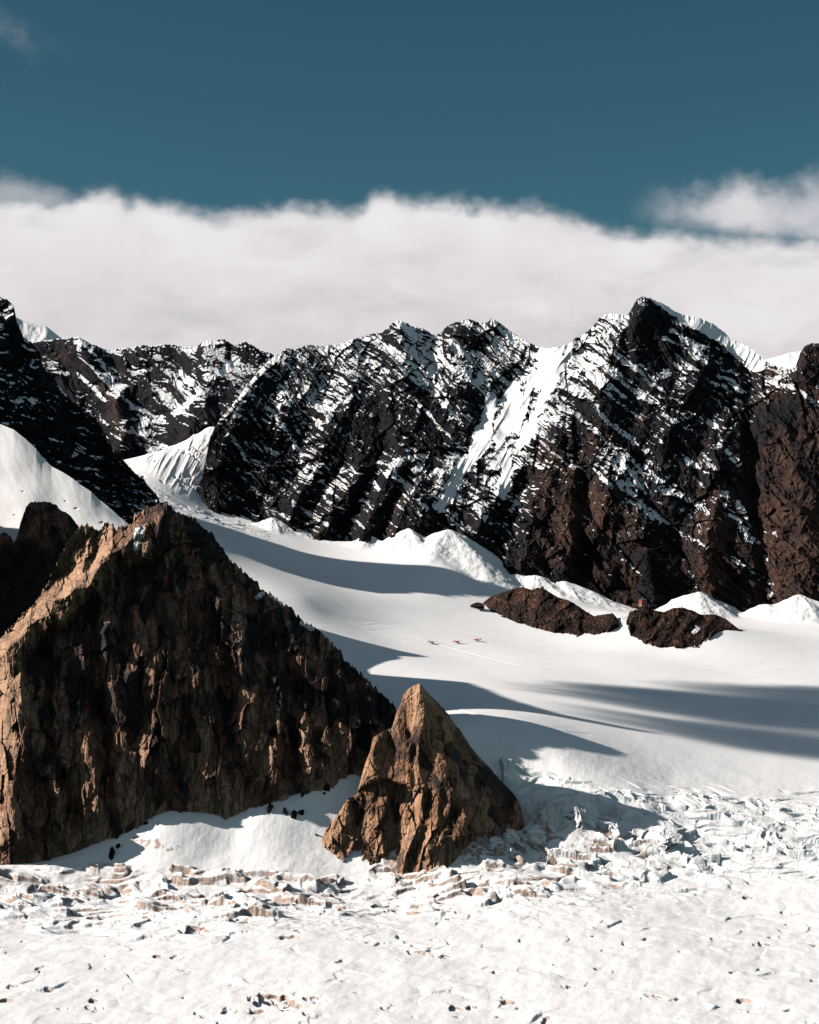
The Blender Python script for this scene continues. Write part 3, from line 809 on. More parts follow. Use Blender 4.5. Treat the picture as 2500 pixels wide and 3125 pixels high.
CL_DB = [(-300, 1440), (0, 1474), (136, 1480), (310, 1490), (490, 1501), (700, 1513), (900, 1529), (1060, 1547), (1260, 1580)]
CL_DC = [(-300, 1560), (0, 1592), (209, 1622), (505, 1662), (700, 1664), (900, 1652), (1100, 1626), (1260, 1604)]
CL_RIBS = [
    (70, 30, [(-150, 2060), (0, 1997), (45, 1966), (122, 1886), (223, 1803), (268, 1785), (330, 1700), (400, 1640)]),
    (42, 15, [(345, 1830), (334, 1900), (316, 1955), (330, 2022), (340, 2091), (352, 2150), (384, 2185)]),
    (75, 30, [(40, 1990), (62, 2050), (60, 2150), (52, 2260), (40, 2420), (50, 2560)]),
    (24, 9, [(153, 2345), (165, 2410), (188, 2445), (176, 2490), (154, 2533), (176, 2558)]),
    (20, 9, [(648, 1730), (662, 1776), (679, 1806), (672, 1850)]), (18, 7, [(548, 1738), (536, 1780), (540, 1810)]),
    (45, 18, [(505, 1535), (490, 1600), (470, 1660), (430, 1700)]), (36, 12, [(268, 1600), (255, 1660), (240, 1740), (215, 1800)]),
    (40, 10, [(700, 1900), (740, 2010), (760, 2150), (745, 2300)]), (36, 9, [(600, 1960), (610, 2100), (640, 2250), (640, 2440)]),
    (40, 10, [(900, 1960), (940, 2100), (930, 2260), (960, 2370)]), (34, 9, [(480, 2020), (470, 2200), (500, 2400)]), (34, 9, [(260, 2250), (300, 2400), (290, 2560)]),
    (34, 10, [(810, 1870), (850, 2000), (860, 2160), (850, 2300), (830, 2420)]),
]
CL_GUL = [
    (36, 14, [(250, 1850), (290, 1960), (300, 2060), (320, 2250), (330, 2420)]), (34, 14, [(160, 2000), (150, 2150), (155, 2320), (140, 2480), (150, 2600)]),
    (32, 12, [(520, 1800), (560, 1900), (640, 2010), (700, 2150), (720, 2300)]), (30, 9, [(800, 1830), (830, 1960), (900, 2150), (900, 2330)]),
    (26, 10, [(430, 1660), (400, 1800), (385, 1860)]), (26, 8, [(600, 1750), (610, 1850), (590, 1950)]), (30, 10, [(690, 2050), (700, 2150), (680, 2250)]), (26, 8, [(1000, 2000), (1010, 2150), (1030, 2300)]),
    (30, 9, [(420, 2080), (430, 2250), (400, 2400)]), (28, 8, [(560, 2150), (570, 2300), (580, 2440)]),
]


def cliff_disp(PX, PY, X, Z, v):
    wx = PX + 14 * pn(PX / 60, PY / 90, 605) + 4 * pn(PX / 18, PY / 26, 606); wy = PY + 20 * pn(PX / 60, PY / 60, 608)
    d = np.zeros(PX.shape, f32)
    for wd, am, pts in CL_RIBS:
        d += 1.3 * am * tent(dist_poly(wx, wy, pts, wd), wd) ** 0.8
    for wd, am, pts in CL_GUL:
        d -= 1.1 * am * tent(dist_poly(wx, wy, pts, wd), wd) ** 0.8
    d += 8.0 * fbm(wx / 130, wy / 230, 3, 609)
    ramp = np.interp(wx, [-300, 0, 45, 122, 223, 268, 330, 400], [2080, 1997, 1966, 1886, 1803, 1785, 1700, 1640])
    d -= 48 * sst(0, 60, ramp - wy) * sst(420, 250, wx)
    d -= 42 * sst(66, -60, wx + 0.08 * (wy - 2000)) * sst(1975, 2010, wy)
    low = sst(0.95, 0.55, v)
    # tall flakes and pillars: flat facets stretched down the face, edges along the joints
    jx = PX + 5 * pn(PX / 50, PY / 160, 620)
    d += (13.5 * planes((jx - 0.08 * wy) / 60, wy / 140, 610)[0] + 8.5 * planes((jx + PY * 0.14) / 29, wy / 74, 611)[0]) * (0.5 + 0.5 * low)
    for (cw, chh, sd) in ((60, 140, 630), (29, 74, 631)):
        e_ = planes((jx - 0.10 * PY) / cw, PY / chh, sd, joint=True)[2]
        d -= cw * 0.045 * np.clip(1 - e_ / 0.07, 0, 1)
    d += 2.3 * planes((jx - PY * 0.10) / 15, PY / 60, 612)[0] + 0.9 * planes(jx / 7, PY / 26, 613)[0] + 0.5 * planes(jx / 3.6, PY / 8, 621)[0]
    hi = 1 - low
    d += hi * (6.5 * planes((jx + 0.5 * PY) / 42, (PY - 0.5 * jx) / 60, 614)[0] + 3.6 * planes((jx + 0.5 * PY) / 18, (PY - 0.5 * jx) / 22, 615)[0])
    d += 2.0 * (ridged(jx / 34, wy / 300, 2, 616) - 0.4) + 0.3 * fbm(PX / 5, PY / 7, 3, 617)
    return d


CL_SNOW = [(12, [(422, 1622), (418, 1650), (416, 1668)]), (9, [(432, 1612), (424, 1640)]), (7, [(786, 1822), (802, 1812)]), (4, [(822, 1816), (868, 1846)]), (8, [(924, 1900), (936, 1908), (952, 1918)])]


def cliff_paint(PX, PY, P, N, d, v):
    nz = fbm(PX / 14, PY / 14, 3, 655)
    big = fbm(PX / 120, PY / 160, 4, 652)
    slab, cid = planes((PX + 10 * pn(PX / 30, PY / 40, 656)) / 34, PY / 105, 611)
    s = strokes(PX, PY, CL_SNOW, nz * 0.35)
    # patches of clean brown granite low on the wall, black varnish in its middle
    low = sst(2050, 2430, PY)
    tone = 0.38 + 0.36 * low + 0.30 * big + 0.75 * (cid - 0.5)
    tone += 0.8 * sst(110, 50, PX + 0.08 * (PY - 2000)) * sst(1980, 2040, PY) * sst(2420, 2250, PY) + 0.42 * sst(0.72, 1.0, v) * sst(620, 420, PX)  # left face and upper left ridge painted paler where the sun strikes
    tone += 0.25 * tent(dist_poly(PX, PY, [(334, 1900), (330, 2022), (345, 2150)], 50), 50)
    tone += 0.8 * tent(dist_poly(PX, PY, [(0, 1997), (122, 1886), (223, 1803), (262, 1640)], 70), 70)  # sunlight on the ramp and rib edges put into the rock tone
    tone += 0.45 * tent(dist_poly(PX, PY, CL_RIBS[3][2], 26), 26) + 0.3 * tent(dist_poly(PX, PY, CL_RIBS[4][2], 24), 24) + 0.2 * tent(dist_poly(PX, PY, CL_RIBS[5][2], 24), 24)
    tone -= 0.15 * tent(dist_poly(PX, PY, [(850, 2000), (1000, 2150), (1100, 2250)], 200), 200)
    return {'snow': np.clip(s * 1.3, 0, 1), 'tone': np.clip(tone, 0, 1)}


cl = relief('cliff', CL_CREST, CL_BASE, CL_DB, CL_DC, -300, 1260, 1.5 / Q, int(700 * Q), M_CLIFF, cliff_disp, cliff_paint, prof=1.5, back=(0.75, 330), smw=9, jag=9.0, jag_seed=603, sink=30, foot_fade=0.6, foot=6)
tag(cl, 'huge dark brown granite cliff with a jagged ridge filling the left foreground', 'cliff', kind='structure')

# spire behind the cliff's left ridge
SP_CREST = [(-140, 1760), (-60, 1690), (0, 1629), (17, 1625), (35, 1639), (43, 1656), (52, 1639), (63, 1594), (80, 1545), (94, 1531), (122, 1533), (146, 1530), (174, 1542), (184, 1557), (205, 1566), (223, 1583),
            (240, 1608), (262, 1690), (280, 1760), (300, 1860)]
SP_BASE = [(-140, 2060), (0, 2040), (150, 2000), (300, 1880)]


def sp_disp(PX, PY, X, Z, v):
    wx = PX + 10 * pn(PX / 40, PY / 60, 705); wy = PY + 10 * pn(PX / 40, PY / 60, 706)
    d = 16 * tent(dist_poly(wx, wy, [(120, 1535), (108, 1600), (92, 1640), (40, 1700), (-10, 1740)], 34), 34) + 12 * tent(dist_poly(wx, wy, [(184, 1560), (182, 1600), (190, 1650)], 24), 24)
    d += 6 * planes(wx / 40, wy / 80, 710)[0] + 3.5 * planes(wx / 17, wy / 26, 711)[0] + 1.6 * planes(wx / 7, wy / 9, 712)[0] + 0.6 * fbm(PX / 5, PY / 6, 3, 713)
    return d


def sp_paint(PX, PY, P, N, d, v):
    big = fbm(PX / 60, PY / 60, 3, 752)
    return {'snow': np.zeros(PX.shape, f32), 'tone': np.clip(0.45 * sst(1720, 1600, PY) + 0.3 * big, 0, 1)}  # tone kept low, the shadow over the spire painted into its rock


sp = relief('rock_spire', SP_CREST, SP_BASE, [(-140, 1765), (300, 1790)], [(-140, 1860), (300, 1880)], -140, 300, 1.6 / Q, int(240 * Q), M_CLIFF, sp_disp, sp_paint, prof=1.1, back=(0.5, 200), jag=4.0, jag_seed=703, sink=10)
tag(sp, 'dark double topped rock spire behind the left ridge of the brown cliff', 'rock spire', kind='structure')

# ------------------------------------------------------------------ the sunlit pinnacle
PI_CREST = [(970, 2590), (977, 2573), (997, 2530), (1032, 2484), (1061, 2437), (1090, 2421), (1101, 2379), (1116, 2327), (1128, 2298), (1139, 2252), (1154, 2240), (1196, 2221), (1212, 2170), (1226, 2141), (1230, 2122), (1243, 2104),
            (1262, 2093), (1281, 2086), (1296, 2101), (1310, 2118), (1339, 2147), (1368, 2179), (1380, 2199), (1409, 2234), (1438, 2281), (1467, 2315), (1496, 2344), (1525, 2379), (1560, 2414), (1583, 2443), (1591, 2464), (1600, 2520)]
PI_BASE = [(970, 2596), (997, 2625), (1044, 2652), (1113, 2656), (1206, 2660), (1264, 2668), (1310, 2650), (1339, 2628), (1374, 2610), (1438, 2592), (1496, 2565), (1554, 2532), (1583, 2510), (1600, 2530)]
PI_RIBS = [
    (100, 26, [(1281, 2086), (1318, 2150), (1372, 2230), (1392, 2310), (1385, 2400), (1360, 2480), (1320, 2640)]), (80, 34, [(1492, 2335), (1478, 2420), (1460, 2540)]),
    (40, 10, [(1150, 2242), (1130, 2330), (1110, 2410)]), (26, 9, [(1285, 2420), (1290, 2500), (1250, 2580), (1225, 2650)]), (24, 8, [(1330, 2430), (1320, 2520), (1305, 2600)]),
    (26, 8, [(1210, 2175), (1220, 2250), (1240, 2280)]), (34, 9, [(1065, 2440), (1050, 2520), (1010, 2580)]), (22, 7, [(1180, 2420), (1160, 2520), (1170, 2600)]), (22, 6, [(1440, 2420), (1420, 2500), (1390, 2580)]),
    (30, 8, [(1300, 2110), (1290, 2200), (1270, 2300), (1268, 2400)]),
]
PI_GUL = [(26, 11, [(1310, 2440), (1306, 2520), (1275, 2590), (1255, 2650)]), (20, 4, [(1110, 2430), (1120, 2520), (1090, 2600), (1060, 2645)]), (22, 8, [(1215, 2460), (1210, 2560), (1200, 2640)]), (40, 12, [(1410, 2300), (1420, 2400), (1440, 2420)]),
          (14, 5, [(1262, 2280), (1264, 2400)]), (40, 10, [(1130, 2420), (1180, 2440), (1240, 2430)]), (16, 5, [(1358, 2420), (1350, 2520)])]


def pin_disp(PX, PY, X, Z, v):
    wx = PX + 5 * pn(PX / 40, PY / 50, 805) + 1.5 * pn(PX / 12, PY / 14, 806); wy = PY + 6 * pn(PX / 40, PY / 40, 808)
    d = np.zeros(PX.shape, f32)
    for wd, am, pts in PI_RIBS:
        d += am * tent(dist_poly(wx, wy, pts, wd), wd) ** 0.8
    for wd, am, pts in PI_GUL:
        d -= am * tent(dist_poly(wx, wy, pts, wd), wd) ** 0.8
    low = sst(2380, 2450, PY)
    # ledge and shallow roof across the middle
    k = wy - np.interp(wx, [1040, 1110, 1180, 1230, 1265, 1300], [2440, 2398, 2372, 2388, 2410, 2420])
    d += 6.0 * sst(14, -6, k) * sst(-60, -4, k) * sst(1300, 1260, wx)
    d -= 5.0 * sst(0, 12, k) * sst(80, 30, k) * sst(1290, 1250, wx)
    jx = PX + 2.5 * pn(PX / 40, PY / 80, 820); jy = PY + 3 * pn(PX / 40, PY / 40, 821)
    d += (6.5 * planes((jx + 0.18 * jy) / 74, jy / 150, 810, tilt=1.0)[0] + 3.6 * planes((jx - 0.15 * jy) / 33, jy / 70, 811, tilt=1.0)[0]) * (0.65 + 0.5 * low)
    d += 1.7 * planes((jx + 0.12 * jy) / 15, jy / 30, 812)[0] * (0.6 + 0.7 * low) + 0.9 * planes(jx / 7, jy / 12, 813)[0] * (0.6 + 0.5 * low) + 0.45 * planes(jx / 3.4, jy / 5, 814)[0]
    for (cw, chh, sd, am) in ((90, 210, 830, 2.2), (33, 90, 831, 0.9)):
        e_ = planes((jx + 0.14 * jy) / cw, jy / chh, sd, joint=True)[2]
        d -= am * np.clip(1 - e_ / 0.06, 0, 1)
    return d


def pin_paint(PX, PY, P, N, d, v):
    big = fbm(PX / 70, PY / 80, 4, 852)
    cid = planes((PX + 8 * pn(PX / 20, PY / 30, 856)) / 34, PY / 70, 811)[1]
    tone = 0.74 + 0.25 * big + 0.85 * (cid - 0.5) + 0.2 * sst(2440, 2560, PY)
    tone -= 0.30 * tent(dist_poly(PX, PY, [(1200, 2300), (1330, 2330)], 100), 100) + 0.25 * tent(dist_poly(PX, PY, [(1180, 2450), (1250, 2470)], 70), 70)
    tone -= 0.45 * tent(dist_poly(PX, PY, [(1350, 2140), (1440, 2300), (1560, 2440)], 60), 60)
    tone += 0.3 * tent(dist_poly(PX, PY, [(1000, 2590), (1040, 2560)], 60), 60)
    return {'snow': np.zeros(PX.shape, f32), 'tone': np.clip(tone, 0, 1)}


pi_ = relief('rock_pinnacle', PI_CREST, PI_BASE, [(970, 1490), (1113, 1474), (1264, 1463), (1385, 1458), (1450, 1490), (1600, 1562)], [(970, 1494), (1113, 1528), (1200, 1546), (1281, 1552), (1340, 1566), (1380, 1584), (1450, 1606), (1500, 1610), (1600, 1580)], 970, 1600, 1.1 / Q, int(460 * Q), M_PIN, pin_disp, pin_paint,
             prof=1.15, back=(1.2, 190), smw=7, foot_fade=0.5, jag=2.0, jag_seed=803, sink=25)
tag(pi_, 'sunlit tan granite pinnacle standing alone in the icefall right of the dark cliff', 'rock pinnacle', kind='structure')

# ------------------------------------------------------------------ the two low outcrops on the glacier
def nun_disp(seed):
    def f(PX, PY, X, Z, v):
        wx = PX + 6 * pn(PX / 25, PY / 25, seed); wy = PY + 6 * pn(PX / 25, PY / 25, seed + 1)
        d = 10 * (ridged((wx + 0.5 * wy) / 60, wy / 90, 4, seed + 2) - 0.4) + 3.2 * planes((wx - wy * 0.4) / 17, wy / 20, seed + 3)[0]
        return d + 1.9 * planes(wx / 8, wy / 8, seed + 4)[0] + 1.1 * planes(wx / 4, wy / 4, seed + 5)[0] + 0.7 * fbm(PX / 3, PY / 3, 3, seed + 6)
    return f


def nun_paint(seed, snow):
    def f(PX, PY, P, N, d, v):
        big = fbm(PX / 50, PY / 50, 4, seed + 20); fine = fbm(PX / 7, PY / 7, 3, seed + 21)
        s = strokes(PX, PY, snow, fbm(PX / 8, PY / 8, 3, seed + 22) * 0.5)
        return {'snow': s, 'tone': np.clip(0.30 + 0.35 * big + 0.45 * fine, 0, 1)}
    return f


N1_CREST = [(1460, 1858), (1463, 1849), (1494, 1823), (1536, 1807), (1572, 1795), (1598, 1792), (1624, 1800), (1640, 1793), (1656, 1794), (1676, 1806), (1703, 1823), (1734, 1831), (1765, 1849), (1791, 1867), (1812, 1880), (1849, 1874), (1870, 1871), (1884, 1886), (1888, 1896)]
N1_BASE = [(1460, 1862), (1489, 1864), (1515, 1879), (1557, 1900), (1609, 1911), (1650, 1911), (1692, 1921), (1734, 1942), (1765, 1950), (1817, 1947), (1850, 1938), (1858, 1920), (1866, 1908), (1888, 1902)]
n1 = relief('rock_outcrop', N1_CREST, N1_BASE, [(1460, 2590), (1500, 2545), (1560, 2490), (1650, 2440), (1765, 2390), (1850, 2400), (1888, 2440)], [(1460, 2592), (1600, 2575), (1765, 2500), (1888, 2450)], 1460, 1888, 1.3 / Q, int(140 * Q), M_NUN, nun_disp(900), nun_paint(900, []), prof=1.0, back=(1.5, 70), jag=1.5, sink=14, jag_seed=903)
tag(n1, 'long low brown rock outcrop in the glacier carrying a tiny hut, left of the chalet', 'rock outcrop', kind='structure')
N2_CREST = [(1917, 1880), (1922, 1867), (1943, 1860), (1974, 1858), (2026, 1868), (2057, 1855), (2083, 1854), (2115, 1863), (2141, 1876), (2183, 1875), (2214, 1887), (2240, 1908), (2264, 1926)]
N2_BASE = [(1917, 1890), (1924, 1912), (1931, 1936), (1953, 1950), (1974, 1968), (2026, 1971), (2078, 1971), (2104, 1976), (2154, 1976), (2162, 1960), (2166, 1948), (2169, 1936), (2183, 1922), (2245, 1931), (2264, 1930)]
N2_DB = [(1917, 2390), (1974, 2322), (2104, 2310), (2154, 2315), (2183, 2390), (2264, 2415)]
N2_DC = [(1917, 2410), (1974, 2430), (2100, 2440), (2183, 2450), (2264, 2424)]
n2 = relief('rock_outcrop.001', N2_CREST, N2_BASE, N2_DB, N2_DC, 1917, 2264, 1.3 / Q, int(140 * Q), M_NUN, nun_disp(930), nun_paint(930, [(7, [(2118, 1928), (2130, 1920)]), (4, [(2125, 1912), (2129, 1915)])]), prof=1.0, back=(1.5, 70), jag=1.2, sink=14, jag_seed=933)
tag(n2, 'rounded brown rock outcrop in the glacier with the red chalet on top', 'rock outcrop', kind='structure')
N3_CREST = [(1436, 1846), (1446, 1841), (1458, 1838), (1470, 1840), (1478, 1846)]
n3 = relief('rock_outcrop.002', N3_CREST, [(1436, 1848), (1478, 1848)], [(1436, 2540), (1478, 2540)], [(1436, 2550), (1478, 2550)], 1436, 1478, 1.3, 24, M_NUN, nun_disp(960), nun_paint(960, []), back=(1.5, 20), sink=1.5, smw=3)
tag(n3, 'small flat dark rock at the tip of the blue shadow, left of the hut outcrop', 'rock outcrop', kind='structure')

# ------------------------------------------------------------------ the glacier: one sheet from the foreground to beyond the range
CP = [(2500, 2750, 1385), (2100, 2750, 1385), (1700, 2640, 1470), (2500, 2570, 1530), (2100, 2545, 1545), (1850, 2500, 1552), (1740, 2480, 1548), (2500, 2425, 1675), (2260, 2418, 1660), (2050, 2392, 1655), (1580, 2284, 1645), (1725, 2325, 1632), (2500, 2330, 1790), (1850, 2358, 1630),
      (2250, 2470, 1600), (1950, 2440, 1590), (1650, 2440, 1590), (1800, 2280, 1690), (2030, 2270, 1780),
      (1500, 2246, 1668), (2500, 2200, 1950), (2000, 2150, 1970), (1400, 2130, 1900), (2500, 2055, 2220), (1800, 2020, 2225), (1250, 2020, 2110), (1400, 1962, 2300), (980, 1922, 2205), (1100, 1946, 2212), (1200, 1969, 2212), (2000, 1992, 2300), (2500, 1990, 2350), (1100, 1912, 2290),
      (1740, 1955, 2370), (1900, 1958, 2350), (2030, 1974, 2322), (2110, 1978, 2315), (2150, 1976, 2320), (2210, 1926, 2400), (1960, 1960, 2340), (1500, 1850, 2590), (2400, 1930, 2500), (2280, 1915, 2520), (1000, 1785, 2520), (1200, 1735, 2700), (1500, 1793, 2730), (800, 1705, 2620), (800, 1625, 2850), (600, 1568, 2880),
      (1000, 1672, 2820), (500, 1500, 2960), (420, 1432, 3080), (560, 1405, 3120), (640, 1300, 3290), (600, 1340, 3270), (500, 1372, 3300), (410, 1398, 3310), (600, 1655, 2430), (480, 1556, 2500), (850, 1760, 2420), (930, 1832, 2310), (1000, 1878, 2290), (700, 1690, 2460),
      (1890, 1872, 2560), (1700, 1835, 2650), (1800, 1852, 2640), (2000, 1880, 2600), (1400, 1740, 2700), (1300, 1700, 2740), (1550, 1800, 2700), (900, 1650, 2830),
      # snow apron between cliff and pinnacle
      (320, 2562, 1489), (500, 2478, 1500), (650, 2486, 1508), (800, 2452, 1519), (950, 2408, 1532), (1050, 2350, 1549), (1100, 2388, 1546), (1078, 2480, 1522), (900, 2539, 1500), (700, 2564, 1490), (985, 2645, 1464), (600, 2630, 1460),
      (955, 2551, 1500), (1010, 2500, 1516), (1110, 2664, 1462), (1050, 2662, 1462), (1264, 2670, 1456), (1400, 2604, 1468), (1480, 2572, 1496), (1560, 2550, 1545), (1600, 2500, 1580), (1620, 2450, 1600), (400, 2600, 1470), (850, 2640, 1456), (200, 2608, 1484), (0, 2640, 1470), (60, 2650, 1462), (300, 2660, 1455), (1300, 2225, 1690), (1430, 2225, 1665)]
cps = [tuple(W(*c)) for c in CP]
for pxs, BB, DBB in ((np.arange(620, 2500, 46), FAR_BASE, FAR_DB),):
    for p in pxs:
        yb = ip(p, FAR_BASE); Dd = ip(p, DBB)
        cps.append(tuple(W(p, yb - 2, Dd)))
for p in np.arange(640, 2600, 200):          # under the range the ice keeps level
    Dd = ip(p, FAR_DB) + 500
    cps.append(((p - 1250) / F * Dd, Dd, (1562.5 - ip(p, FAR_BASE)) / F * ip(p, FAR_DB) + 40))
for X in (-1500, -900, -420, -150, 150, 450, 900, 1500):
    cps += [(X, 560, -352), (X, 900, -347), (X, 1150, -345), (X, 1330, -345.5)]
for X in (-1600, -1000, -640):
    cps += [(X, 1480, -342), (X, 1800, -330), (X, 2300, -300)]
for X in (850, 1300, 1900):
    cps += [(X, 1480, -342), (X, 1720, -318), (X, 2000, -268), (X, 2400, -215), (X, 3000, -170)]
for X in (-1500, -500, 500, 1500):
    cps += [(X, 4200, 20), (X, 6000, 20)]
for p in np.arange(60, 1060, 125):           # inside the cliff the ice stays low
    for e_, k_ in ((45, -12), (110, -12)):
        Dd = ip(p, CL_DB)
        cps.append(((p - 1250) / F * (Dd + e_), Dd + e_, (1562.5 - ip(p, CL_BASE)) / F * Dd + k_))
cps = np.array(cps, np.float64)
SC = 1000.0


def _tps(r2):
    return 0.5 * r2 * np.log(r2 + 1e-9)


cxy = cps[:, :2] / SC
n = len(cps)
K = _tps(((cxy[:, None] - cxy[None]) ** 2).sum(-1)) + np.eye(n) * 4e-4
A = np.zeros((n + 3, n + 3)); A[:n, :n] = K; A[:n, n] = 1; A[:n, n + 1:] = cxy; A[n, :n] = 1; A[n + 1:, :n] = cxy.T
sol = np.linalg.solve(A, np.concatenate([cps[:, 2], np.zeros(3)]))


def ice_z(X, Y):
    """smooth ice surface"""
    X = np.asarray(X, np.float64); Y = np.asarray(Y, np.float64)
    out = np.empty(X.size); xr = X.ravel() / SC; yr = Y.ravel() / SC
    for s in range(0, X.size, 60000):
        e = slice(s, s + 60000)
        r2 = (xr[e, None] - cxy[None, :, 0]) ** 2 + (yr[e, None] - cxy[None, :, 1]) ** 2
        out[e] = _tps(r2) @ sol[:n] + sol[n] + sol[n + 1] * xr[e] + sol[n + 2] * yr[e]
    return out.reshape(X.shape)


def _rows():
    D = []; d = 480.0
    while d < 6500:
        D.append(d)
        if d < 980: d += 14
        elif d < 1430: d += 1.0 / Q
        elif d < 1680: d += 0.8 / Q
        elif d < 1800: d += 1.5 / Q
        elif d < 2900: d += 3.6 / Q
        elif d < 3420: d += 6.5 / Q
        else: d += 90
    return np.array(D)


Drow = _rows()
u_in = np.arange(-0.285, 0.285, 2.1 / F / Q)
u_out = np.linspace(0.285, 0.75, 26)
U = np.concatenate([-u_out[::-1], u_in[1:], u_out])
GX = (U[None, :] * Drow[:, None]); GY = np.broadcast_to(Drow[:, None], GX.shape)
# coarse solve, then bilinear refine
ci = np.linspace(0, len(U) - 1, 170); cj = np.linspace(0, len(Drow) - 1, 300)
Uc = np.interp(ci, np.arange(len(U)), U); Dc_ = np.interp(cj, np.arange(len(Drow)), Drow)
Zc = ice_z(Uc[None] * Dc_[:, None], np.broadcast_to(Dc_[:, None], (300, 170)))
tmp = np.stack([np.interp(np.arange(len(U)), ci, Zc[k]) for k in range(300)])
GZ = np.stack([np.interp(np.arange(len(Drow)), cj, tmp[:, k]) for k in range(len(U))], 1)
X = GX.astype(f32); Y = GY.astype(f32)
PXg = (1250 + F * X / Y).astype(f32)
# snow cones and avalanche fans at the foot of the range
for px, py, D, sl, wob_ in ((1370, 1610, 2815, 0.62, 1), (1248, 1608, 2842, 0.62, 2), (1122, 1628, 2880, 0.55, 3), (1576, 1748, 2770, 0.5, 4), (1635, 1750, 2765, 0.5, 5), (1720, 1768, 2760, 0.45, 6), (1475, 1706, 2785, 0.6, 7),
                        (2134, 1802, 2690, 0.55, 8), (2098, 1812, 2690, 0.55, 9), (2440, 1808, 2665, 0.6, 10), (2400, 1832, 2665, 0.55, 11), (2340, 1838, 2670, 0.5, 12), (2500, 1842, 2665, 0.5, 13),
                        (1897, 1872, 2470, 0.45, 14), (990, 1640, 2925, 0.5, 15), (830, 1575, 2960, 0.5, 16)):
    c = W(px, py, D)
    sel = (np.abs(X - c.x) < 190) & (np.abs(Y - c.y) < 190)
    xx = X[sel]; yy = Y[sel]
    r = np.hypot(xx - c.x, (yy - c.y))
    a = np.arctan2(xx - c.x, yy - c.y)
    h = c.z - 3 + 3 * fbm(xx / 50, yy / 50, 3, 1200 + wob_) * np.minimum(1, r / 30) + 0.9 * pn(np.cos(a) * 6 + xx / 30, np.sin(a) * 6 + r / 90, 1300 + wob_) * np.minimum(1, r / 25) + 1.5 * fbm(xx / 16, yy / 12, 4, 1500 + wob_) - sl * (np.sqrt(r * r + 60) - 7.7) * (1 + 0.4 * pn(np.cos(a) * 1.3 + 3 * wob_, np.sin(a) * 1.3, 1400 + wob_))
    z0 = GZ[sel]
    k = 6.0
    m = np.maximum(z0, h)
    GZ[sel] = np.where(np.abs(z0 - h) < k, m + (k - np.abs(z0 - h)) ** 2 / (4 * k), m)
PYg = (1562.5 - F * GZ / Y).astype(f32)

def rowblur(a):
    b = a.copy(); b[1:-1] = 0.25 * a[:-2] + 0.5 * a[1:-1] + 0.25 * a[2:]
    c = b.copy(); c[:, 1:-1] = 0.25 * b[:, :-2] + 0.5 * b[:, 1:-1] + 0.25 * b[:, 2:]
    return c


# --- masks in the plane of the ice
top_b = np.interp(PXg, [-400, 0, 310, 600, 880, 1000, 1110, 1400, 1500, 1600, 1750, 1900, 2200, 2500, 2900], [2660, 2655, 2625, 2640, 2650, 2660, 2668, 2330, 2300, 2325, 2372, 2402, 2425, 2432, 2440])
bot_b = np.interp(PXg, [-400, 0, 600, 1000, 1500, 1900, 2500, 2900], [2890, 2880, 2900, 2870, 2850, 2800, 2720, 2700])
mk = sst(0, 30, PYg - top_b + 14 * pn(X / 30, Y / 30, 1001)) * sst(0, 130, bot_b - PYg + 40 * pn(X / 60, Y / 60, 1002))
mk = mk * (Y < 1830)
strong = mk * (0.85 + 0.3 * sst(1000, 1500, PXg) * sst(2760, 2640, PYg)) * (0.7 + 0.3 * sst(2500, 2000, PXg))
flat = sst(1480, 1380, Y) * sst(2700, 2800, PYg)                       # foreground snow field
wxg = X + 9 * pn(X / 40, Y / 30, 1003) + 1.5 * pn(X / 14, Y / 12, 1004)
wyg = Y + 9 * pn(X / 40, Y / 30, 1005) + 1.5 * pn(X / 14, Y / 12, 1006)
cld = fbm(X / 70, Y / 60, 3, 1007)

# --- gentle snow relief everywhere
dz = 2.0 * fbm(X / 130, Y / 150, 3, 1010) * sst(2000, 1500, Y) + 0.50 * fbm((X - 0.3 * Y) / 16, (Y + 0.2 * X) / 26, 4, 1011) * sst(1900, 1500, Y)
dz += 0.35 * fbm((X + Y * 0.5) / 30, (Y - X * 0.3) / 14, 3, 1012) * sst(1700, 1450, Y)
# plateau: broad rolls
dz += (0.35 * fbm((X + 0.4 * Y) / 60, (Y - 0.3 * X) / 24, 4, 1014) + 4.0 * fbm(X / 300, Y / 260, 2, 1013)) * sst(1800, 2000, Y) * sst(2800, 2600, Y)
# --- icefall: broken blocks standing in a mantle of snow
nearp = sst(560, 120, np.hypot(PXg - 1560, (PYg - 2560) * 1.2))
pv, pid = planes((wxg + 0.3 * wyg) / 34, (wyg + 0.12 * wxg) / 17, 1020, tilt=0.9)
pv2, pid2 = planes((wxg - 0.2 * wyg) / 17, (wyg + 0.15 * wxg) / 9, 1021, tilt=1.0)
pv3, _ = planes(wxg / 5.5, wyg / 4, 1022, tilt=0.9)
lft = sst(1300, 1000, PXg)
blocks = (7.2 + 2.5 * nearp + 1.0 * lft) * pv + (3.2 + 1.6 * nearp + 1.2 * lft) * pv2 + (0.8 + 0.4 * nearp) * pv3 + 4 * cld + 0.6 + 0.8 * lft
mantle = 2.6 * fbm(X / 45, Y / 30, 3, 1023) + 0.9
dd_ = blocks - mantle; kk = 1.6
ht = np.where(np.abs(dd_) < kk, np.maximum(blocks, mantle) + (kk - np.abs(dd_)) ** 2 / (4 * kk), np.maximum(blocks, mantle)) * 0.8 + 0.2 * blocks
# transverse crevasses
cr = np.abs(pn(wxg / 75, wyg / 15, 1024)); crk = np.clip(1 - cr / 0.085, 0, 1) ** 0.7 * sst(-0.25, 0.2, pn(X / 50, Y / 40, 1025))
ht = ht - 8 * crk
ht = rowblur(ht)
dz = dz + ht * strong
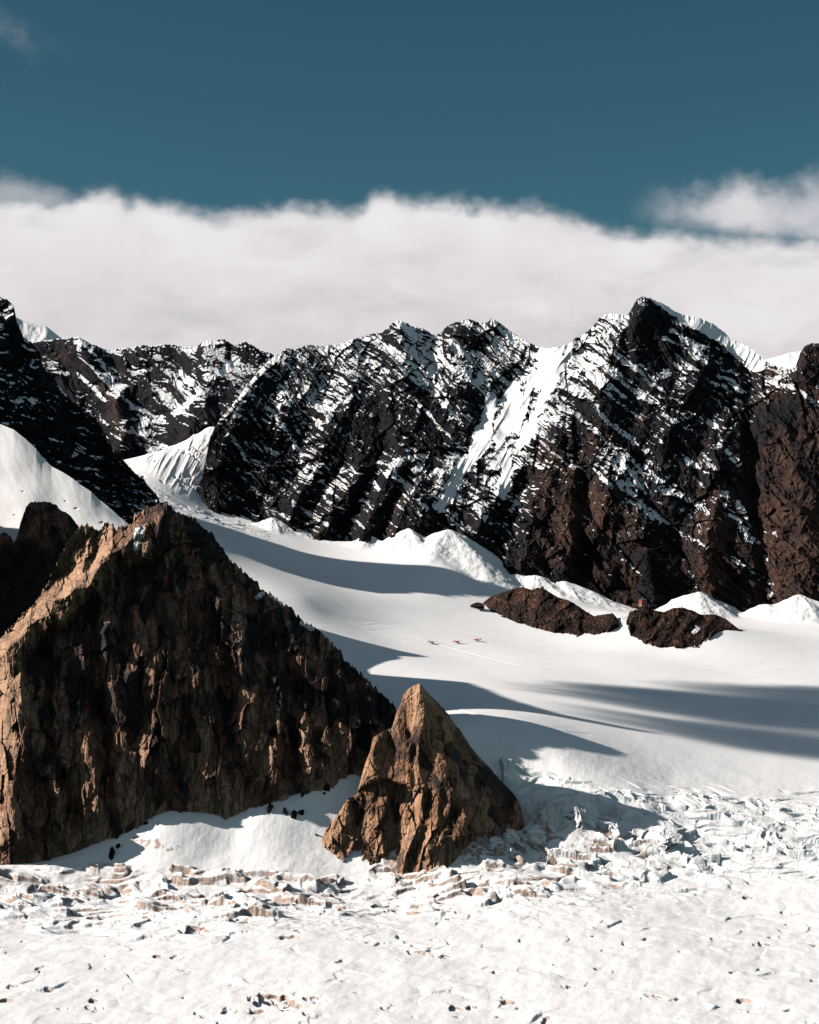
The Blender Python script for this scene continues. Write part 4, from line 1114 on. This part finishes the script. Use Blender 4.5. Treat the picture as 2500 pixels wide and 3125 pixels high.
# --- bergschrund like slots along the top edge of the icefall
edge_t = np.exp(-((PYg - top_b - 12) / 30) ** 2) * sst(1480, 1600, PXg) * (Y < 1850) * (Y > 1500)
sl = np.abs(pn(wxg / 110, (wyg + 0.18 * wxg) / 16, 1026)); slot = np.clip(1 - sl / 0.12, 0, 1) * edge_t * sst(-0.2, 0.1, pn(X / 60, Y / 60, 1027))
dz -= 5 * slot
# hollow right of the pinnacle; its blue shade is also tinted into the snow
hol = sst(0, 1, np.clip(1 - np.hypot((X - 112) / 40, (Y - 1580) / 30), 0, 1) * 1.7)
dz -= 9 * hol * (1 + 0.25 * fbm(X / 18, Y / 18, 3, 1028))
hol2 = sst(0, 1, np.clip(1 - np.hypot((X - 205) / 26, (Y - 1565) / 11), 0, 1) * 2)
dz -= 9 * hol2
# --- foreground pits, windows in the snow and hair cracks
pn1 = fbm(wxg / 26, wyg / 22, 3, 1030); pit = sst(0.62, 0.72, pn1 + 0.14 * cld) * flat
for x, y, rx, ry, dep in ((825, 3050, 62, 26, 8), (880, 3072, 40, 20, 6), (965, 3055, 34, 14, 5), (700, 3085, 30, 14, 5), (780, 3090, 24, 12, 5), (150, 3022, 22, 8, 4), (40, 3012, 20, 7, 3), (285, 3048, 18, 10, 5), (600, 2838, 46, 13, 9), (560, 2842, 20, 9, 5),
                          (1390, 3075, 24, 10, 6), (1440, 3070, 16, 8, 4), (2280, 2740, 16, 6, 4), (1270, 2905, 30, 9, 5), (1360, 2915, 34, 8, 4), (1350, 2780, 30, 8, 4), (2270, 3050, 24, 8, 5), (2410, 3082, 20, 8, 4), (1550, 3055, 20, 7, 4), (2060, 3050, 16, 7, 4),
                          (1980, 2870, 20, 6, 3), (2330, 2882, 26, 8, 4), (1520, 2963, 18, 6, 4), (2240, 2970, 18, 6, 3), (1180, 3080, 30, 10, 4), (875, 2865, 24, 8, 5), (540, 2920, 24, 8, 3), (140, 2958, 36, 9, 4), (480, 2920, 14, 6, 4), (20, 3058, 22, 9, 5), (1735, 3010, 22, 8, 4)):
    cX = (x - 1250) / F; Dp = -345 * F / (1562.5 - y)
    e = np.hypot((PXg + 0.5 * rx * pn(X / 7, Y / 12, 1031) + 0.25 * rx * pn(X / 2.6, Y / 6, 1033) - x) / rx, (PYg + 0.5 * ry * pn(X / 6, Y / 14, 1032) - y) / (0.85 * ry))
    p = sst(1.05, 0.65, e)
    dz -= 0.6 * dep * p * (0.8 + 0.3 * planes(wxg / 5, wyg / 5, 1034)[0])
    pit = np.maximum(pit, sst(1.7, 0.8, e))
dz -= 2.2 * sst(0.66, 0.80, pn1 + 0.14 * cld) * flat * (0.7 + 0.5 * pv3)
# broken steps in the near field
tv, tid = planes(wxg / 30, wyg / 26, 1037); dz += 1.5 * tv * flat * sst(0.1, 0.5, pn(X / 60, Y / 50, 1038) + 0.15)
# --- crevasse lines on the upper tongue and ski tracks near the aircraft
tg = sst(2700, 2850, Y) * sst(900, 700, PXg)
dz -= 5 * np.clip(1 - np.abs(pn(wxg / 90, wyg / 26, 1040)) / 0.08, 0, 1) * tg * sst(0.0, 0.3, pn(X / 70, Y / 60, 1041))
dz += 3 * planes(wxg / 30, wyg / 30, 1042)[0] * tg * sst(3000, 2920, Y)
fl = in_poly(PXg, PYg, [(560, 1500), (610, 1500), (660, 1290), (640, 1290), (480, 1370), (430, 1400)]).astype(f32)
dz += blur(fl, 6) * (5 * ridged((PXg * 0.86 + PYg * 0.5) / 26, (PYg - PXg * 0.5) / 200, 3, 1043))
bz = np.zeros(X.shape, f32)
for pts, wd, am in (([(1130, 1890), (1250, 1905), (1350, 1920), (1500, 1950), (1650, 1960)], 3.0, 0.35), ([(1090, 1912), (1200, 1930), (1400, 1985), (1600, 2040)], 3.0, 0.35), ([(1100, 1905), (1160, 1898), (1240, 1906)], 2.0, 0.3),
                    ([(1240, 1893), (1400, 1918), (1560, 1948)], 2.5, 0.3), ([(940, 1840), (1000, 1880)], 2.0, 0.3), ([(1400, 2168), (1560, 2215), (1800, 2240)], 4.0, 0.4), ([(1110, 1920), (1200, 1915), (1300, 1940)], 2.0, 0.3)):
    dz -= am * tent(dist_poly(PXg, PYg, pts, wd * 2), wd) ; dz += am * 0.7 * tent(dist_poly(PXg, PYg + wd * 1.2, pts, wd * 2), wd)
dzb = rowblur(rowblur(dz)); dz = np.where(Y < 1460, dzb, dz)
GZ = GZ + dz
G = np.stack([GX, GY, GZ], -1)
N = normals(G); N[N[..., 2] < 0] *= -1
face = np.clip(-N[..., 1], 0, 1).astype(f32); steep = (1 - N[..., 2]).astype(f32)
dn = fbm(X / 22, Y / 16, 4, 1050); dfine = fbm(X / 5, Y / 4, 3, 1051)
zone = np.clip(mk * sst(1700, 1500, Y) * (1 - 0.5 * sst(1400, 2200, PXg)) + 0.8 * pit + 0.5 * flat, 0, 1)
dirt = zone * (sst(0.09, 0.30, steep + 0.10 * dfine) * (0.5 + 0.6 * np.clip(dn + 0.3, 0, 1)) * sst(0.0, 0.4, face + 0.15)) + 0.62 * pit * sst(0.06, 0.25, steep) + 0.34 * pit * sst(-0.1, 0.3, dn)
# brown smear below the rock and rust coloured dust on the apron
for pts, wd, am in (([(400, 2560), (470, 2575), (520, 2600)], 22, 0.75), ([(480, 2580), (560, 2590)], 16, 0.6), ([(925, 2560), (905, 2600), (930, 2500)], 26, 0.42), ([(1370, 1618), (1330, 1670), (1310, 1690)], 26, 0.55), ([(840, 2590), (890, 2615)], 16, 0.45), ([(370, 2580), (420, 2600)], 20, 0.5)):
    dirt = np.maximum(dirt, am * sst(1.1, 0.2, dist_poly(PXg + 14 * pn(X / 12, Y / 20, 1052), PYg + 10 * pn(X / 14, Y / 14, 1053), pts, wd * 1.3) / wd) * (0.75 + 0.5 * dfine))
ice = np.clip(mk * sst(0.25, 0.6, steep) * sst(1250, 1650, PXg) + 0.9 * hol + 0.6 * slot + 0.5 * crk * mk + tg * 0.2 * steep, 0, 1)  # the hollow's part is painted shade
film = 0.08 + 0.30 * (zone - 0.5 * flat) - 0.3 * flat + 0.5 * mk * fbm(X / 15, Y / 12, 4, 1054) + 0.3 * sst(2900, 2600, Y) * sst(1300, 1000, PXg) * sst(1900, 2200, Y)
gl = grid_mesh('glacier', G, M_SNOW, {'dirt': dirt, 'ice': ice, 'film': np.clip(film, 0, 1)})
tag(gl, 'broad white glacier with a crevassed icefall running to the foot of the range', 'glacier', kind='structure')
_gz = GZ


def ground(px, py_guess, D):
    """height of the ice at a place given by direction and distance"""
    x = (px - 1250) / F * D
    j = int(np.searchsorted(Drow, D)); i = int(np.searchsorted(U, x / D))
    return x, D, float(_gz[j, i])


def on_ice(px, py):
    """first place where the line of sight through a photo point meets the ice"""
    i = int(np.searchsorted(U, (px - 1250) / F))
    y = 1562.5 - F * _gz[:, i] / Drow
    for j in range(len(Drow) - 1):
        if y[j] >= py >= y[j + 1]:
            return (px - 1250) / F * Drow[j], Drow[j], float(_gz[j, i])
    return ground(px, py, 1500)

# ------------------------------------------------------------------ unseen ridge added left of the frame, its crest shaped to throw the long shadows
EDGE = [(2030, 2268), (1850, 2232), (1700, 2190), (1560, 2160), (1450, 2130), (1330, 2080), (1270, 2030), (1206, 1998), (1202, 1970)]
TAN = math.tan(math.radians(SUN_ELEV)) / math.cos(0)
hor = math.tan(math.radians(SUN_AZ))
prof_pts = []
tS = math.tan(math.radians(SUN_ELEV)) / math.cos(math.radians(SUN_AZ))
XR = lambda y: -0.285 * y - 110
for px, py in EDGE:
    x, y, z = on_ice(px, py)
    xr = XR(y)
    prof_pts.append((y - hor * (x - xr), z + (x - xr) * tS))
prof_pts = sorted(prof_pts)
pp = [(1500, -300), (1690, -140), (1712, prof_pts[0][1] + 10)] + [(a, b + 10) for a, b in prof_pts if 1712 < a < 2008] + [(2022, 60), (2250, 20)] + [(2330, 20), (2450, 90), (2600, 60), (2900, -100)]
Yr = np.linspace(1500, 2900, 280)
hz = np.interp(Yr, [p[0] for p in pp], [p[1] for p in pp])
hz = hz + 3 * fbm(Yr / 25, Yr * 0, 4, 2001)
cs = np.linspace(-1, 1, 61)[None, :]
off = np.where(cs < 0, cs * 420, cs * 85)
prof_c = np.where(cs < 0, 1 - np.abs(cs) ** 0.9, 1 - np.abs(cs) ** 1.1)
RX = XR(Yr)[:, None] + off
RZ = -380 + (hz[:, None] + 380) * prof_c
RY = np.broadcast_to(Yr[:, None], RX.shape)
rd = 14 * (ridged(RY / 90, RX / 200, 4, 2002) - 0.4) + 5 * planes(RY / 24, RZ / 30, 2003)[0]
RX = RX - np.abs(cs) ** 0.5 * np.abs(rd) * np.sign(cs) * 0.6
Pr = np.stack([RX, RY, RZ], -1)
zr = np.zeros(RX.shape)
og = grid_mesh('shadow_ridge', Pr, M_DARK, {'snow': np.clip(0.35 + 0.5 * fbm(RY / 30, RZ / 20, 3, 2004), 0, 1), 'tone': zr + 0.2})
tag(og, 'unseen dark rock ridge added beyond the left edge, shaped to throw the long shadows', 'mountain', kind='structure')

# ------------------------------------------------------------------ small clouds high on the left, whose shade lies on the plateau
def cloud_mat():
    m, t = new_mat('cloud_mist')
    g = t.n('ShaderNodeTexCoord').outputs['Generated']
    c = t.n('ShaderNodeVectorMath', operation='MULTIPLY_ADD')
    t.link(g, c.inputs[0]); c.inputs[1].default_value = (2, 2, 2); c.inputs[2].default_value = (-1, -1, -1)
    ln = t.n('ShaderNodeVectorMath', operation='LENGTH'); t.link(c.outputs[0], ln.inputs[0])
    ns = t.noise(t.scalevec(c.outputs[0], (2.2, 5.0, 2.0)), 1.0, 3.0, 0.5)
    den = t.math('MULTIPLY', t.smooth(t.math('ADD', ln.outputs['Value'], t.math('MULTIPLY', t.math('SUBTRACT', ns, 0.5), 0.9)), 1.0, 0.25), 0.085)
    v = t.n('ShaderNodeVolumePrincipled')
    v.inputs['Color'].default_value = (0.95, 0.95, 0.96, 1)
    t.link(den, v.inputs['Density'])
    o = t.n('ShaderNodeOutputMaterial')
    t.link(v.outputs[0], o.inputs['Volume'])
    return m


M_CLOUD = cloud_mat()


def blob(name, c, ax, seed, mat, amp=0.18):
    bm = bmesh.new()
    bmesh.ops.create_icosphere(bm, subdivisions=4, radius=1.0)
    for v in bm.verts:
        n = v.co.copy()
        k = 1 + amp * float(fbm(np.array([n.x * 2.2 + seed]), np.array([n.y * 2.2 + n.z * 1.7]), 3, seed)[0])
        v.co = Vector((n.x * ax[0] * k, n.y * ax[1] * k, n.z * ax[2] * k))
    me = bpy.data.meshes.new(name); bm.to_mesh(me); bm.free()
    me.materials.append(mat)
    o = bpy.data.objects.new(name, me); COL.objects.link(o)
    o.location = c
    return o


CL_SPOTS = [  # photo point of the shade, half axes along the drift / across / up
    (2540, 2185, (350, 110, 34)), (2210, 2140, (200, 54, 20)), (2500, 2285, (250, 56, 20)), (2000, 2112, (130, 22, 10)), (2270, 2232, (190, 34, 14)), (2620, 2125, (260, 60, 20)),
]
for i, (px, py, ax) in enumerate(CL_SPOTS):
    x, y, z = on_ice(px, py)
    t_ = 2300.0
    c = Vector((x, y, z)) + SUN_DIR * t_
    o = blob('cloud', c, ax, 50 + i, M_CLOUD)
    o.rotation_euler = (0, 0, math.radians(-6))
    tag(o, 'thin white cloud drifting high to the left, its shade streaking the plateau', 'cloud', group='clouds shading the plateau', kind='stuff')

# ------------------------------------------------------------------ boulders and ice towers
def lump(name, size, seed, mat, facets=14, rough=0.12, flatten=1.0, jag=0.0):
    """an angular block cut by random planes"""
    rnd = random.Random(seed)
    bm = bmesh.new()
    bmesh.ops.create_icosphere(bm, subdivisions=5, radius=1.0)
    cuts = []
    for _ in range(facets):
        d = Vector((rnd.uniform(-1, 1), rnd.uniform(-1, 1), rnd.uniform(-0.5, 1))).normalized()
        cuts.append((d, rnd.uniform(0.30, 0.72)))
    co = np.array([v.co[:] for v in bm.verts], f32)
    for d, k in cuts:
        dv = np.array(d[:], f32)
        h = co @ dv
        co = co - np.maximum(h - k, 0)[:, None] * dv
    nr = np.array([v.normal[:] for v in bm.verts], f32)
    r = planes(co[:, 0] * 2.6 + co[:, 2] * 0.7 + seed, co[:, 1] * 2.1 + co[:, 2] * 2.3, seed)[0] * rough + fbm(co[:, 0] * 4 + co[:, 1] * 3, co[:, 2] * 4 + seed, 4, seed + 3) * rough * 0.5
    if jag:
        r = r + jag * np.clip(co[:, 2], 0, 1) * planes(co[:, 0] * 5 + seed, co[:, 1] * 5, seed + 9)[0]
        co[:, 2] += jag * np.clip(co[:, 2], 0, 1) * planes(co[:, 0] * 4 + seed, co[:, 1] * 4, seed + 11)[0]
    co = co + nr * r[:, None]
    co *= np.array(size, f32) / 2
    for v, c in zip(bm.verts, co):
        v.co = Vector(c.tolist())
    me = bpy.data.meshes.new(name); bm.to_mesh(me); bm.free()
    nv = len(me.vertices)
    for k_, val in (('tone', 0.12), ('snow', 0.0), ('dirt', 0.12), ('ice', 0.35), ('film', 0.2)):
        a = me.attributes.new(k_, 'FLOAT', 'POINT'); a.data.foreach_set('value', np.full(nv, val, f32))
    me.materials.append(mat)
    o = bpy.data.objects.new(name, me); COL.objects.link(o)
    return o


BOULDERS = [  # px, py of the middle, width and height in photo pixels, seed, label
    (822, 2456, 40, 36, 1, 'big dark square boulder on the shaded snow below the middle of the cliff'),
    (870, 2470, 25, 26, 2, 'small dark boulder between the square boulder and the flat rock pair on the snow apron'),
    (896, 2476, 30, 36, 3, 'upright dark rock, left half of the pair furthest from the cliff foot'),
    (922, 2474, 36, 20, 4, 'low flat dark rock, right half of the pair on the snow apron'),
    (446, 2507, 28, 11, 5, 'flat oval dark stone lying alone in the shaded snow under the cliff'),
    (1000, 2396, 38, 30, 6, 'dark boulder leaning on the cliff foot near its right end'),
    (990, 2417, 12, 10, 7, 'little dark stone just below the boulder at the right end of the cliff foot'),
    (340, 2596, 40, 44, 8, 'black rock heap where the cliff foot meets the icefall'),
    (362, 2576, 28, 26, 9, 'small black rock on top of the heap between cliff and icefall'),
    (149, 2620, 11, 15, 10, 'tan rounded stone perched at the foot of the cliff on the far left'),
    (965, 2544, 13, 9, 11, 'small brown stone on the sunlit snow left of the pinnacle'),
    (484, 2508, 6, 4, 12, 'tiny dark stone right of the flat oval one in the shaded snow'),
]
for px, py, wpx, hpx, sd, lab in BOULDERS:
    x, y, z = on_ice(px, py + hpx * 0.4)
    m = y / F
    o = lump('boulder', (wpx * m, wpx * m * 0.8, hpx * m * 1.35), 300 + sd, M_NUN if sd not in (10, 11) else M_PIN, rough=0.10)
    o.location = (x, y, z + hpx * m * 0.22)
    o.rotation_euler = (0, 0, sd * 1.3)
    tag(o, lab, 'boulder', group='boulders at the foot of the cliff')

SERACS = [
    (1693, 2492, 74, 92, 1, 'tall white jagged ice tower standing right of the pinnacle'),
    (1782, 2492, 104, 74, 2, 'broad white ice block just right of the tall jagged ice tower'),
    (1560, 2545, 70, 46, 3, 'pale blue ice block against the right foot of the pinnacle'),
    (1500, 2580, 60, 36, 4, 'low broken ice block at the lower right foot of the pinnacle'),
    (1640, 2545, 60, 36, 5, 'rounded ice block below the tall jagged ice tower'),
    (1880, 2520, 70, 44, 6, 'whitish ice block right of the broad one in the icefall'),
    (2040, 2560, 110, 50, 7, 'big grey walled ice block in the middle of the icefall'),
    (1425, 2612, 50, 30, 8, 'small ice block lowest along the right foot of the pinnacle'),
]
for px, py, wpx, hpx, sd, lab in SERACS:
    x, y, z = on_ice(px, py + hpx * 0.42)
    m = y / F
    o = lump('ice_block', (wpx * m, wpx * m * 0.7, hpx * m * 1.5), 400 + sd, M_SNOW, facets=12, rough=0.16, jag=0.55 if sd == 1 else 0.2)
    o.location = (x, y, z + hpx * m * 0.2)
    tag(o, lab, 'ice block', group='ice blocks of the icefall')

# ------------------------------------------------------------------ things people put there
M_RED = plain_mat('aircraft_red', (0.42, 0.022, 0.022), 0.35, 0.1)
M_DK = plain_mat('aircraft_dark', (0.02, 0.022, 0.026), 0.3, 0.2)
M_GLASS = plain_mat('window_glass', (0.03, 0.04, 0.05), 0.1, 0.2)
M_METAL = plain_mat('ski_metal', (0.25, 0.26, 0.28), 0.4, 0.2)
M_WALL = plain_mat('chalet_wall', (0.50, 0.13, 0.095), 0.8, 0.25)
M_ROOF = plain_mat('chalet_roof', (0.07, 0.08, 0.09), 0.7, 0.25)
M_TRIM = plain_mat('chalet_trim', (0.62, 0.60, 0.58), 0.7, 0.15)
M_WOOD = plain_mat('weathered_wood', (0.16, 0.10, 0.075), 0.85, 0.35)
M_STONE = plain_mat('stacked_stone', (0.10, 0.075, 0.06), 0.9, 0.5)


def empty(name, loc, rz=0.0):
    o = bpy.data.objects.new(name, None); COL.objects.link(o)
    o.empty_display_size = 1.0
    o.location = loc; o.rotation_euler = (0, 0, rz)
    return o


def part(name, bm, mat, parent):
    me = bpy.data.meshes.new(name)
    bmesh.ops.recalc_face_normals(bm, faces=bm.faces)
    bm.to_mesh(me); bm.free()
    me.materials.append(mat)
    o = bpy.data.objects.new(name, me); COL.objects.link(o)
    o.parent = parent
    return o


def box(bm, c, s, rot=None):
    m = Matrix.Translation(c) @ (rot or Matrix.Identity(4)) @ Matrix.Diagonal((s[0], s[1], s[2], 1))
    bmesh.ops.create_cube(bm, size=1.0, matrix=m)


def bar(bm, a, b, r, n=8):
    a = Vector(a); b = Vector(b); d = b - a
    m = Matrix.Translation((a + b) / 2) @ d.to_track_quat('Z', 'Y').to_matrix().to_4x4()
    bmesh.ops.create_cone(bm, cap_ends=True, segments=n, radius1=r, radius2=r, depth=d.length, matrix=m)


def loft(bm, secs, n=14):
    """rings of (x, half width, half height, centre z, squareness) joined along x"""
    rings = []
    for x, hw, hh, cz, sq in secs:
        ring = []
        for k in range(n):
            a = 2 * math.pi * k / n
            c, s_ = math.cos(a), math.sin(a)
            c = math.copysign(abs(c) ** sq, c); s_ = math.copysign(abs(s_) ** sq, s_)
            ring.append(bm.verts.new((x, hw * c, cz + hh * s_)))
        rings.append(ring)
    for r0, r1 in zip(rings[:-1], rings[1:]):
        for k in range(n):
            bm.faces.new((r0[k], r0[(k + 1) % n], r1[(k + 1) % n], r1[k]))
    bm.faces.new(rings[0]); bm.faces.new(rings[-1])


def slab(bm, outline, z0, th, axis='z'):
    """a flat shape with thickness from a 2-D outline"""
    f = (lambda p, h: (p[0], p[1], z0 + h)) if axis == 'z' else (lambda p, h: (p[0], z0 + h, p[1]))
    lo = [bm.verts.new(f(p, -th / 2)) for p in outline]; hi = [bm.verts.new(f(p, th / 2)) for p in outline]
    bm.faces.new(lo[::-1]); bm.faces.new(hi)
    for k in range(len(outline)):
        j = (k + 1) % len(outline)
        bm.faces.new((lo[k], lo[j], hi[j], hi[k]))


def make_plane(body_mat, lower_mat):
    r = empty('airplane', (0, 0, 0))
    b = bmesh.new(); loft(b, [(3.3, 0.72, 0.75, 2.0, 0.8), (2.6, 0.78, 0.95, 2.05, 0.65), (0.5, 0.80, 1.05, 2.1, 0.6), (-2.2, 0.74, 0.95, 2.1, 0.65), (-5.2, 0.42, 0.55, 2.2, 0.7), (-8.2, 0.12, 0.25, 2.45, 0.8)]); part('fuselage', b, body_mat, r)
    b = bmesh.new(); loft(b, [(3.3, 0.70, 0.72, 2.0, 0.8), (4.4, 0.62, 0.62, 1.95, 0.9), (4.9, 0.34, 0.34, 1.95, 1.0)]); cw = part('engine_cowling', b, lower_mat, r)
    b = bmesh.new(); box(b, (5.02, 0, 1.95), (0.1, 0.22, 2.9), Matrix.Rotation(0.5, 4, 'X')); bar(b, (4.85, 0, 1.95), (5.2, 0, 1.95), 0.16); part('propeller', b, M_DK, r)
    for s_ in (-1, 1):
        b = bmesh.new(); slab(b, [(1.9, 0), (1.9, 5.0 * s_), (1.75, 8.8 * s_), (0.0, 8.85 * s_), (-0.15, 0)][::s_], 3.28, 0.26); part('wing', b, body_mat, r)
        b = bmesh.new(); bar(b, (0.9, 0.75 * s_, 1.3), (0.9, 4.4 * s_, 3.2), 0.09); part('strut', b, body_mat, r)
        b = bmesh.new(); slab(b, [(-6.9, 0), (-7.0, 3.3 * s_), (-8.2, 3.3 * s_), (-8.4, 0)][::s_], 2.75, 0.14); part('tailplane', b, body_mat, r)
        b = bmesh.new(); box(b, (1.0, 1.35 * s_, 0.16), (3.6, 0.5, 0.12)); box(b, (2.95, 1.35 * s_, 0.32), (0.6, 0.46, 0.1), Matrix.Rotation(-0.6, 4, 'Y')); part('ski', b, M_METAL, r)
        b = bmesh.new(); bar(b, (1.0, 0.7 * s_, 1.3), (1.0, 1.35 * s_, 0.2), 0.12); part('landing_leg', b, lower_mat, r)
        b = bmesh.new(); box(b, (0.2, 0.78 * s_, 2.55), (4.4, 0.06, 0.42)); part('window', b, M_GLASS, r)
    b = bmesh.new(); slab(b, [(-6.2, 2.6), (-7.6, 4.9), (-8.7, 4.95), (-8.8, 2.3)], 0, 0.16, 'y'); part('tail_fin', b, body_mat, r)
    b = bmesh.new(); box(b, (2.75, 0, 2.78), (0.12, 1.3, 0.5), Matrix.Rotation(0.5, 4, 'Y')); part('windscreen', b, M_GLASS, r)
    return r


def copy_tree(o, parent=None):
    c = o.copy(); COL.objects.link(c)
    c.parent = parent
    for ch in list(o.children):
        copy_tree(ch, c)
    return c


PLANES = [(1318, 1963, -62, 0, 'red high winged ski plane, leftmost of the three parked on the glacier'),
          (1396, 1963, -60, 1, 'red ski plane with dark belly, parked between the other two'),
          (1456, 1956, 128, 2, 'red ski plane parked tail first, nearest to the hut outcrop')]
proto_r = make_plane(M_RED, M_RED)
for k, (px, py, rz, i, lab) in enumerate(PLANES):
    o = proto_r if k == 0 else copy_tree(proto_r)
    x, y, z = on_ice(px, py)
    o.location = (x, y, z + 0.02); o.rotation_euler = (0, 0, math.radians(rz))
    if k == 1:
        for ch in o.children:
            if ch.name.split('.')[0] in ('engine_cowling', 'landing_leg'):
                ch.data = ch.data.copy(); ch.data.materials.clear(); ch.data.materials.append(M_DK)
    tag(o, lab, 'airplane', group='red ski planes parked on the glacier')


def top_of(ob, X, Y):
    """top of a rock at a place"""
    ok, hit, nr, idx = ob.ray_cast(Vector((X, Y, 2000)), Vector((0, 0, -1)))
    return hit.z if ok else None


# chalet on the right outcrop
bpy.context.view_layer.update()
cx, cy = (1962 - 1250) / F * 2432, 2432.0
best = None
for D_ in np.arange(2330, 2450, 2.0):
    xx_ = (1962 - 1250) / F * D_
    zz_ = top_of(n2, xx_, D_)
    if zz_ is not None and (best is None or zz_ / D_ > best[0]):
        best = (zz_ / D_, xx_, D_, zz_)
_, cx, cy, zt = best
zt += 3.4
print('CHALET', best, 1562.5 - F * best[0])
ch = empty('chalet', (cx, cy, zt), math.radians(8))
R0, H0 = 5.6, 7.4
hexa = lambda r, k: (r * math.cos(math.pi / 3 * k), r * math.sin(math.pi / 3 * k))


def hex_prism(bm, r, z0, z1, r1=None):
    r1 = r if r1 is None else r1
    lo = [bm.verts.new((*hexa(r, k), z0)) for k in range(6)]
    hi = [bm.verts.new((*hexa(r1, k), z1)) for k in range(6)]
    bm.faces.new(lo[::-1]); bm.faces.new(hi)
    for k in range(6):
        bm.faces.new((lo[k], lo[(k + 1) % 6], hi[(k + 1) % 6], hi[k]))


b = bmesh.new(); hex_prism(b, R0, 1.6, 1.6 + H0); part('wall', b, M_WALL, ch)
b = bmesh.new(); hex_prism(b, R0 + 0.9, 1.6 + H0 + 0.003, 1.6 + H0 + 0.35); hex_prism(b, R0 + 0.9, 1.6 + H0 + 0.353, 1.6 + H0 + 3.0, 0.9); rf = part('roof', b, M_ROOF, ch)
b = bmesh.new(); hex_prism(b, 0.8, 1.6 + H0 + 3.0, 1.6 + H0 + 4.0, 0.15); part('roof_cap', b, M_ROOF, rf)
b = bmesh.new(); hex_prism(b, R0 + 0.5, 1.0, 1.59); part('base_band', b, M_TRIM, ch)
for k in range(6):
    b = bmesh.new(); p = hexa(R0 - 0.2, k); bar(b, (p[0], p[1], -6.0), (p[0], p[1], 1.0), 0.3); part('stilt', b, M_WOOD, ch)
for k in (2, 3, 4, 5):
    a = math.pi / 3 * (k + 0.5); ap = R0 * math.cos(math.pi / 6)
    for zz in (2.9, 6.2):
        for off_ in (-1.3, 1.3):
            q = Matrix.Rotation(a, 4, 'Z')
            c_ = q @ Vector((ap + 0.03, off_, zz + 0.6))
            b = bmesh.new(); box(b, c_, (0.16, 1.5, 1.5), q); fr = part('window', b, M_TRIM if k != 3 else M_DK, ch)
            b = bmesh.new(); box(b, q @ Vector((ap + 0.13, off_, zz + 0.6)), (0.06, 1.2, 1.2), q); part('pane', b, M_GLASS, fr)
b = bmesh.new(); box(b, (12.0, -1.0, 1.15), (13.0, 4.0, 0.3)); dk = part('deck', b, M_TRIM, ch)
for xx in (7.5, 12, 17.5):
    b = bmesh.new(); bar(b, (xx, -2.4, -7.0), (xx, -2.4, 1.0), 0.22); part('deck_post', b, M_WOOD, dk)
b = bmesh.new(); box(b, (12.0, -2.95, 2.15), (13.0, 0.1, 0.12)); box(b, (7.0, -2.95, 1.7), (0.12, 0.1, 0.9)); box(b, (12.0, -2.95, 1.7), (0.12, 0.1, 0.9)); box(b, (18.0, -2.95, 1.7), (0.12, 0.1, 0.9)); part('railing', b, M_WOOD, dk)
ch.scale = (1.15, 1.15, 1.15)
tag(ch, 'small six sided red chalet with grey pointed roof and a deck on the right outcrop', 'chalet')

# stone hut and cairn on the left outcrop
def crest_spot(ob, px, d0, d1):
    b_ = None
    for D_ in np.arange(d0, d1, 2.0):
        xx_ = (px - 1250) / F * D_
        zz_ = top_of(ob, xx_, D_)
        if zz_ is not None and (b_ is None or zz_ / D_ > b_[0]):
            b_ = (zz_ / D_, xx_, D_, zz_)
    return b_[1:]


hx, hy, zt = crest_spot(n1, 1656, 2450, 2600)
h = empty('hut', (hx, hy, zt), math.radians(20))
b = bmesh.new(); hex_prism(b, 2.5, -1.0, 2.5); part('wall', b, M_STONE, h)
b = bmesh.new(); hex_prism(b, 2.9, 2.503, 2.75); hex_prism(b, 2.7, 2.753, 3.5, 0.5); rf = part('roof', b, M_ROOF, h)
b = bmesh.new(); bar(b, (-0.9, -0.9, 2.9), (-0.9, -0.9, 4.3), 0.16); part('chimney', b, M_DK, rf)
b = bmesh.new(); box(b, (0, -2.2, 1.5), (1.0, 0.1, 0.7)); part('window', b, M_GLASS, h)
tag(h, 'tiny dark stone hut on top of the left outcrop', 'hut')
ox, oy, zt = crest_spot(n1, 1597, 2450, 2620)
cn = lump('cairn', (2.6, 2.6, 5.6), 77, M_STONE, facets=6, rough=0.12)
cn.location = (ox, oy, zt + 1.6)
tag(cn, 'upright dark stone cairn on the crest of the left outcrop, left of the hut', 'cairn')
